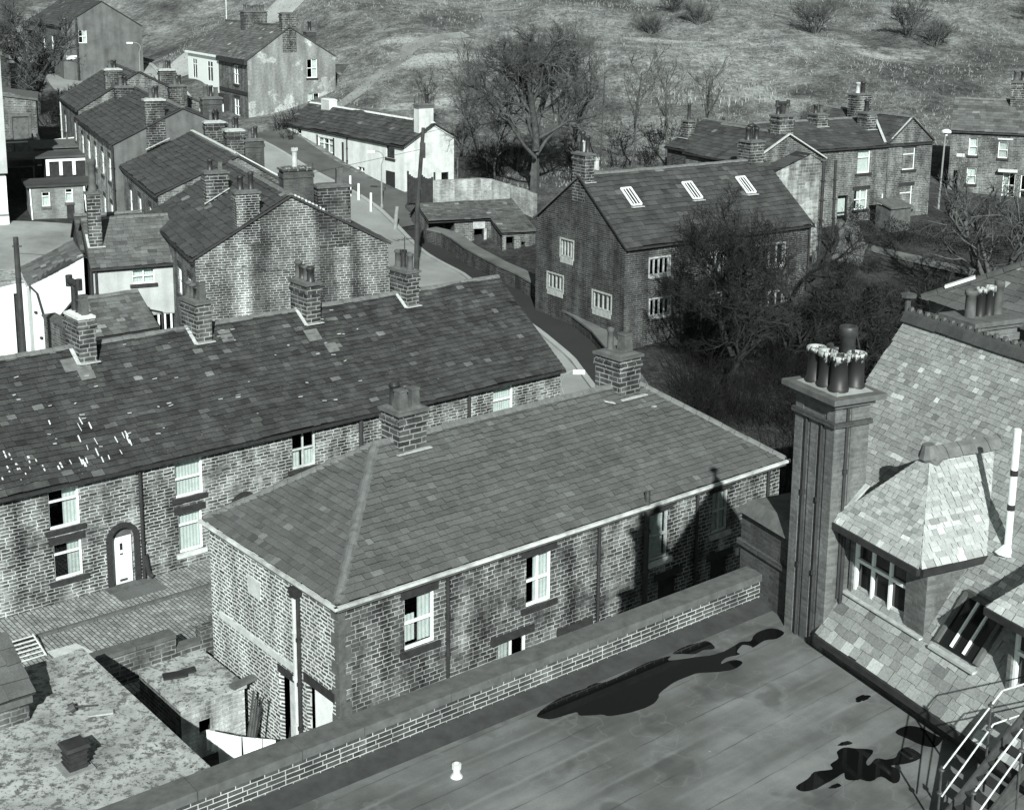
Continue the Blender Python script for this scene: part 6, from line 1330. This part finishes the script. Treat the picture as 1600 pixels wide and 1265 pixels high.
me.polygons.foreach_set('use_smooth', np.ones(len(idx), bool)); me.materials.append(M['ground'])
gr = bpy.data.objects.new('ground', me); COL.objects.link(gr); tag(gr, kind='structure')

def resamp(pl, n):
    P = [Vector((p[0], p[1], 0)) for p in pl]; Ls = [0]
    for a, b in zip(P[:-1], P[1:]): Ls.append(Ls[-1] + (b - a).length)
    out = []
    for k in range(n + 1):
        s = Ls[-1] * k / n; i = max(j for j in range(len(P)) if Ls[j] <= s + 1e-9); i = min(i, len(P) - 2)
        out.append(P[i].lerp(P[i + 1], (s - Ls[i]) / max(1e-6, Ls[i + 1] - Ls[i])))
    return out
def strip(name, mat, left, right, n=60, m=6, dz=.05, kind='structure', edge=0.0):
    A, B = resamp(left, n), resamp(right, n); mb = MB()
    V = [[a.lerp(b, j / m) for j in range(m + 1)] for a, b in zip(A, B)]
    zz = gzs([p.x for r in V for p in r], [p.y for r in V for p in r]).reshape(n + 1, m + 1)
    for i in range(n + 1):
        for j in range(m + 1): V[i][j].z = zz[i][j] + dz
    for i in range(n):
        for j in range(m): mb.face([V[i][j], V[i][j + 1], V[i + 1][j + 1], V[i + 1][j]])
        if edge:
            for j in (0, m): mb.face([V[i][j], V[i + 1][j], V[i + 1][j] - Vector((0, 0, edge)), V[i][j] - Vector((0, 0, edge))])
    return tag(mb.build(name, mat), kind=kind)
KB = [(15, 44), (9, 55), (4.2, 66.8), (3.1, 71.5), (1.5, 75.4), (0, 78.8), (-3.3, 86.7), (-6, 92.3), (-8.4, 98.2), (-10.2, 102.6), (-12, 106), (-13.8, 108.7), (-16.9, 112.4), (-20.1, 116.4), (-24, 122), (-31, 136), (-38, 150), (-46, 168)]
def off(pl, d):
    out = []
    for k, p in enumerate(pl):
        a, b = Vector(pl[max(0, k - 1)]), Vector(pl[min(len(pl) - 1, k + 1)]); t_ = (b - a).normalized(); out.append((p[0] - t_.y * d, p[1] + t_.x * d))
    return out
strip('road', 'road', off(KB, 7.5), KB, 90, 8, .05)
strip('footway', 'road', off(KB, 11.5), off(KB, 7.5), 70, 5, .14)
strip('kerb', 'kerb', KB, off(KB, -.32), 140, 1, .17, edge=.2)
FO_ = [(8.6, 56), (5.92, 65.88), (5.15, 71.09), (4.46, 74.19), (3.5, 76.73), (2.56, 78.59), (1.93, 80.79), (1.27, 83.12), (.2, 85.15), (-1.04, 86.97), (-2.33, 89.32), (-3.24, 91.01), (-4.21, 93.42), (-5.2, 95.2), (-6.5, 98.2)]
strip('forecourt', 'tarmac', [(8.4, 56), (4.25, 66.8), (3.15, 71.5), (1.55, 75.4), (.05, 78.8), (-3.25, 86.7), (-5.95, 92.3), (-7.3, 95.5), (-7.9, 97.2)], FO_, 60, 4, .12)  # forecourt strip far darker than the road beside it
strip('verge', 'verge', off(KB, -.35)[8:15], [(-6.6, 99.6), (-8.2, 103.2), (-7.9, 106.5), (-10.8, 110.2), (-13.5, 113.5), (-17, 118.5), (-20.4, 124)], 40, 4, .09)
strip('garden_path', 'path', [(20.5, 87), (22, 91.2), (22.6, 95), (22.2, 96)], [(22.2, 86), (23.6, 90.5), (24.0, 94.0), (23.6, 95.5)], 20, 3, .06)
strip('garden_path', 'path', [(23.2, 91.2), (27, 89.6), (30.5, 86.8), (36, 84)], [(23.2, 90.0), (26.6, 88.0), (30, 85), (35.4, 82.4)], 24, 3, .06)
strip('lawn', 'lawn', [(-44, 70), (-43, 80), (-42, 91)], [(-22.5, 70.2), (-26.5, 80), (-29, 91.5)], 30, 14, .05)
strip('bare_scar', 'silt', [(-17, 130), (-15.6, 133), (-14.2, 136), (-12.0, 138.6), (-11.2, 142.5), (-8.4, 146.2), (-5.6, 148.8)], [(-15.9, 129.5), (-13.9, 132.6), (-13.0, 135.3), (-10.4, 138.9), (-9.9, 141.0), (-7.4, 144.6), (-4.6, 147.6)], 40, 3, .02)
strip('hill_track', 'kerb', [(-40, 149), (-36, 160), (-30, 172), (-26, 188)], [(-33, 149), (-31, 158), (-25, 171), (-22, 187)], 30, 3, .05)

# ================================================================== PLANTS
def frame(d):
    x = d.cross(Vector((.3, .2, .93)));
    if x.length < .1: x = d.cross(Vector((1, 0, 0)))
    x.normalize(); return x, d.cross(x)
class Grow:
    def __init__(s, seed, counts, ratio=(.55, .8), ang=(25, 60), up=.12, thin=.52, wob=.18, minr=.006, trunk_levels=2):
        s.r = random.Random(seed); s.c = counts; s.ra = ratio; s.an = ang; s.up = up; s.th = thin; s.w = wob; s.mn = minr; s.tl = trunk_levels; s.A = MB(); s.B = MB()
    def go(s, p, d, L, r, lev, t0=.3):
        R = s.r; last = lev >= len(s.c); n = 1 if last and lev > 3 else (2 if lev > 2 else 4)
        P = [Vector(p)]; d = Vector(d).normalized(); rr = [max(s.mn, r)]
        for i in range(n):
            d = (d + Vector((R.gauss(0, s.w), R.gauss(0, s.w), R.gauss(0, s.w * .7) + s.up))).normalized()
            P.append(P[-1] + d * (L / n)); rr.append(max(s.mn * .7, r * (1 - .45 * (i + 1) / n)))
        (s.A if lev < s.tl else s.B).tube(P, rr, 7 if lev == 0 else (5 if lev < 3 else 3), cap=False)
        if last: return
        for k in range(s.c[lev]):
            f = t0 + (1 - t0) * (k + R.random()) / s.c[lev]; q = f * n; i = min(n - 1, int(q)); bp = P[i].lerp(P[i + 1], q - i); bd = (P[i + 1] - P[i]).normalized()
            x, y = frame(bd); a = R.uniform(0, 6.283) if lev else (k * 2.4 + R.random()); th = rad(R.uniform(*s.an))
            nd = bd * math.cos(th) + (x * math.cos(a) + y * math.sin(a)) * math.sin(th)
            s.go(bp, nd, L * R.uniform(*s.ra) * (1.1 - .35 * f), max(s.mn, r * s.th), lev + 1, .15)
def tree(name, label, loc, G, starts, group=None, bark='bark', twig='twig', cat='tree'):
    o = thing(name, label, cat, loc, 90, group)
    for p, d, L, r, lev in starts: G.go(p, d, L, r, lev)
    if G.A.f: G.A.build('trunk', bark, o, smooth=True)
    if G.B.f: G.B.build('crown', twig, o)
    return o
def at(x, y, dz=0.0): return (x, y, gz(x, y) + dz)
# big bare tree behind the byre
G = Grow(3, [5, 5, 5, 5, 4, 3], (.5, .76), (25, 62), .07, .50, .17, .006, 3)
tree('bare_tree', 'tallest bare spreading tree, its forked trunk rising behind the byre and field wall', (1.7, 104.0, 4.9), G,
     [((0, 0, -.6), (.0, 0, 1), 4.4, .5, 9), ((0, 0, 3.5), (-.22, .1, 1), 6.2, .28, 0), ((.05, 0, 3.6), (.12, 0, 1), 6.6, .3, 0), ((.1, .1, 3.2), (.7, .2, .8), 5.6, .16, 1), ((0, 0, 3.0), (-.8, -.1, .75), 5.6, .16, 1), ((0, 0, 4), (-.5, -.5, .8), 5.4, .16, 1), ((.1, 0, 4.4), (.9, -.1, .5), 5.4, .14, 1), ((0, 0, 5.2), (-.9, .1, .6), 5.2, .14, 1), ((0, 0, 6.0), (.7, .1, .8), 4.6, .13, 1)], bark='bark')
sap = [(9.6, 112.0, 8.2, 'slim bare sapling just right of the thin dark pole'), (12.6, 113.0, 7.2, 'bare sapling between the thin pole and the low back house'), (15.6, 114.5, 6.8, 'leaning bare sapling above the low back house roof'), (-4.6, 114.5, 7.8, 'thin bare sapling between the cottage chimney and the big tree'), (-1.4, 110.0, 6.2, 'whippy bare sapling left of the big forked trunk'), (5.4, 108.0, 6.4, 'scrubby bare sapling right of the big forked trunk'), (-8.0, 121.0, 5.5, 'small bare tree behind the cottage ridge'), (-3.0, 119.0, 7.5, 'bushy bare tree on the slope behind the cottage chimney')]
for k, (x, y, h, lb) in enumerate(sap):
    G = Grow(20 + k, [10, 6, 4, 3], (.34, .55), (25, 55), .12, .45, .10, .011, 1); tree('sapling', lb, at(x, y), G, [((0, 0, -.3), (random.Random(k).uniform(-.08, .08), 0, 1), h, .10, 0)])
for k, (x, y, lb) in enumerate(((17.2, 63.5, 'dark leafless thicket tree directly above the big chimney pots'), (22.5, 70.5, 'dark leafless thicket tree between the garden tree and the chimney pots'))):
    G = Grow(150 + k, [6, 6, 5, 5, 3], (.5, .75), (28, 62), .05, .55, .22, .008, 2); tree('dark_tree', lb, at(x, y), G, [((0, 0, -.3), (.05, 0, 1), 3.0, .18, 0), ((0, 0, .3), (.5, .1, .9), 3.2, .13, 0), ((0, 0, .3), (-.5, .1, .9), 3.2, .13, 0)], bark='twig_dark', twig='twig_dark')
# trees in front of the manor
G = Grow(41, [6, 6, 6, 5, 3], (.5, .75), (25, 62), .06, .48, .24, .007, 2)
tree('dark_tree', 'dense dark bare tree hiding the middle of the manor front', at(11.0, 66.5), G, [((0, 0, -.5), (.1, .1, 1), 5.4, .19, 0), ((.1, 0, 2.0), (.4, 0, .95), 5.0, .12, 0), ((0, 0, 2.0), (-.45, .1, .95), 5.2, .12, 0), ((0, 0, 3.2), (.1, -.2, 1), 4.8, .1, 0)], bark='twig_dark', twig='twig_dark')
G = Grow(42, [5, 6, 6, 4, 3], (.5, .78), (25, 62), .06, .5, .25, .007, 2)
tree('dark_tree', 'dark crooked tree with an S-bent trunk before the right end of the manor', at(14.3, 69.5), G, [((0, 0, -.4), (.25, 0, 1), 3.2, .2, 0), ((.6, 0, 2.4), (-.45, .1, .9), 3.4, .15, 0), ((.2, 0, 4.2), (.35, 0, .9), 3.4, .12, 0), ((.3, 0, 2.0), (.9, .1, .5), 3.6, .1, 0)], bark='twig_dark', twig='twig_dark')
G = Grow(43, [6, 6, 5, 4, 3], (.5, .78), (30, 65), .05, .56, .22, .010, 2)
tree('dark_tree', 'low dark bushy tree right of the crooked trunk above the brick chimney', at(18.5, 70.0), G, [((0, 0, -.4), (0, 0, 1), 3.2, .2, 0), ((0, 0, .3), (.5, .1, .9), 3.2, .15, 0), ((0, 0, .3), (-.5, .1, .9), 3.2, .15, 0)], bark='twig_dark', twig='twig_dark')
G = Grow(44, [5, 5, 4, 3], (.55, .8), (25, 60), .05, .55, .2, .010, 2)
tree('garden_tree', 'spreading bare garden tree with open boughs right of the brick chimney pots', at(27.6, 77.5), G, [((0, 0, -.6), (.1, 0, 1), 2.6, .26, 1), ((0, 0, 1.4), (-.7, .1, .75), 4.6, .17, 0), ((.1, 0, 1.6), (.3, .1, 1), 5.2, .18, 0), ((.1, 0, 1.2), (.75, .3, .7), 4.4, .15, 0), ((0, 0, 1.8), (-.2, .4, .9), 4.6, .14, 0)], bark='bark')
G = Grow(45, [5, 6, 5, 4, 3], (.5, .75), (22, 58), .09, .54, .18, .012, 2)
tree('bare_tree', 'tall tangled bare tree before the dark villa in the top left corner', at(-43.0, 125.0), G, [((0, 0, -.5), (.05, 0, 1), 4.2, .3, 0), ((0, 0, 2.2), (-.35, 0, .9), 4.8, .2, 0), ((0, 0, 2.2), (.4, 0, .9), 4.8, .2, 0), ((0, 0, 3), (0, -.2, 1), 5.2, .2, 0)])
for k, (x, y, lb) in enumerate(((-37.0, 120.0, 'dark thicket tree under the blank brick gable'), (-33.2, 124.0, 'dark thicket tree above the farthest stepped block'))):
    G = Grow(50 + k, [7, 7, 6, 5, 3], (.5, .75), (25, 60), .08, .55, .2, .014, 1); tree('thicket_tree', lb, at(x, y), G, [((0, 0, -.3), (.1 * (k - .5), 0, 1), 3.0, .14, 0), ((0, 0, 0), (.5, 0, .9), 2.8, .12, 0), ((0, 0, 0), (-.5, 0, .9), 2.8, .12, 0)], twig='twig_dark', bark='twig_dark')
hb = [(31.8, 148.5, 1.5, 'largest round bare bush on the hillside above the row'), (20.0, 152.0, 1.1, 'dark upright bare bush left of the largest hillside bush'), (14.6, 149.5, .95, 'greyer bare bush lower left on the hillside'), (42.6, 151.0, 1.5, 'big dark thorn high on the hillside right of the narrow gable'), (44.6, 148.0, 1.25, 'dark thorn touching the big one on its lower right side'), (62, 160, 1.6, 'blurred dark bush at the upper right corner'), (26.5, 122.0, .8, 'small bare bush behind the row chimneys'), (-12, 168, 1.6, 'dark bush on the skyline above the stucco house'), (17.6, 155.5, 1.0, 'faint bare bush at the top of the slope, left of centre')]
protos = []
for k in range(3):
    G = Grow(60 + k, [7, 6, 5, 3], (.5, .75), (20, 50), .10, .5, .16, .009, 0)
    for j in range(12):
        a = j * 2.4; G.go((.15 * math.cos(a), .15 * math.sin(a), -.1), (math.cos(a) * .55, math.sin(a) * .55, 1), 1.5 + .5 * G.r.random(), .035, 1)
    protos.append(G.B)
for k, (x, y, s_, lb) in enumerate(hb):
    ob = protos[k % 3].build('hill_bush', 'twig', loc=at(x, y)); ob.scale = (s_ * 1.15, s_ * 1.15, s_); ob.rotation_euler = (0, 0, k * 1.3); tag(ob, lb, 'bush')
# undergrowth filling the garden hollow: one tangled mass
q = random.Random(77); mb = MB()
def clump(x, y, h, n, w=1.0, r0=.011):
    z = gz(x, y)
    for j in range(n):
        a, rr = q.uniform(0, 6.283), w * math.sqrt(q.random()); p = Vector((x + rr * .5 * math.cos(a), y + rr * .5 * math.sin(a), z - .05))
        d = Vector((math.cos(a) * q.uniform(.1, .75), math.sin(a) * q.uniform(.1, .75), 1)).normalized(); L = h * q.uniform(.35, 1); e = p + d * L
        m_ = p.lerp(e, .55) + Vector((q.gauss(0, .08), q.gauss(0, .08), 0)); mb.tube([p, m_, e], [r0, r0 * .8, r0 * .5], 3, cap=False)
        for i in range(5):
            b = m_.lerp(e, q.uniform(-.6, .95)); dd = (d * .6 + Vector((q.gauss(0, .6), q.gauss(0, .6), q.gauss(0, .35)))).normalized(); mb.tube([b, b + dd * L * q.uniform(.15, .35)], [r0 * .6, r0 * .4], 3, cap=False)
spots = []
for k in range(240):
    if k < 190: x, y = q.uniform(6.5, 24), q.uniform(50, 76)
    else: x, y = q.uniform(20, 40), q.uniform(70, 93)
    u_, v_ = uvec(56); l = Vector((x - MO[0], y - MO[1], 0))
    if l.dot(v_) > -.6 and l.dot(u_) < 15: continue
    if x < 8.2 and y > 60: continue
    spots.append((x, y))
for x, y in spots:
    far = y > 78; clump(x, y, q.uniform(.4, 1.1) if far else q.uniform(1.2, 3.6), q.randint(26, 44), 1.6)
for k in range(40): x, y = q.uniform(-4, 20), q.uniform(107, 122); clump(x, y, q.uniform(.8, 2.2), 22, 1.6, .016)
for k in range(26): x, y = q.uniform(-46, -32), q.uniform(113, 126); clump(x, y, q.uniform(1.5, 3.2), 26, 1.8, .018)
for k in range(10): x, y = q.uniform(-21, -19), q.uniform(119, 128); clump(x, y, q.uniform(.8, 2), 22, 1.0, .014)
tag(mb.build('undergrowth', 'brush'), kind='stuff')
def hedge(label, pts, w, h, seed):
    q2 = random.Random(seed); mb = MB()
    for a, b in zip(pts[:-1], pts[1:]):
        a, b = Vector((*a, 0)), Vector((*b, 0)); L = (b - a).length; d = (b - a) / L; s_ = Vector((-d.y, d.x, 0))
        for j in range(int(L * w * h * 420)):
            p = a + d * q2.uniform(0, L) + s_ * q2.uniform(-w / 2, w / 2); zz = gz(p.x, p.y) + h * (1 - q2.random() ** 1.6) * (1 + .08 * math.sin(p.x * 3)); c = Vector((p.x, p.y, zz)); e = q2.uniform(.03, .07)
            n_ = Vector((q2.gauss(0, 1), q2.gauss(0, 1), q2.gauss(0, 1))).normalized(); x_, y_ = frame(n_); mb.face([c - x_ * e, c - y_ * e * .6, c + x_ * e, c + y_ * e * .6])
    return tag(mb.build('hedge', 'twig_dark'), label, 'hedge')
hedge('clipped dark hedge before the row door', [(23.3, 94.0), (25.0, 93.0)], .9, 1.5, 1); hedge('long ragged dark hedge along the upper garden path', [(25.5, 92.4), (29, 91.4), (33, 89.6)], 1.2, 1.3, 2); hedge('low dark hedge between the two garden paths', [(22.9, 92.2), (25.4, 90.2)], .8, .9, 3)
# rough grass of the hillside
q = random.Random(5); mb = MB(); N = 34000
X = np.array([q.uniform(-40, 75) for _ in range(N)]); Y = np.array([106 + 84 * q.random() ** 1.15 for _ in range(N)]); Zt = gzs(X, Y)
for x, y, z in zip(X, Y, Zt):
    if y < 128 and (x < -2 or (8 < x < 40 and y < 114)): continue
    if y < 150 and x < -20: continue
    nn = mnoise.noise(Vector((x * .07, y * .07, 0))) + .5 * mnoise.noise(Vector((x * .25, y * .25, 3)))
    dark = nn < -.12 + q.gauss(0, .12); h_ = q.uniform(.10, .27) * (1.2 if not dark else .8)
    e_ = ((x - 18.5) / 6.5) ** 2 + ((y - 131) / 3.2) ** 2; br = e_ < 1 + q.gauss(0, .4) and q.random() < .8
    if br: h_ *= 2.2; dark = False
    for b in range(3 if br else 2):
        a = q.uniform(0, 6.283); w_ = q.uniform(.03, .06); dx, dy = math.cos(a) * w_, math.sin(a) * w_; lx, ly = q.gauss(0, .1), q.gauss(0, .1)
        mb.face([(x - dx, y - dy, z - .03), (x + dx, y + dy, z - .03), (x + lx, y + ly, z + h_)], [(0, 0), (1, 0), (.5, 1)], 1, 2 if br else (1 if dark else 0))
tag(mb.build('hill_grass', ['moor_grass', 'moor_dark', 'moor_bright']), kind='stuff')
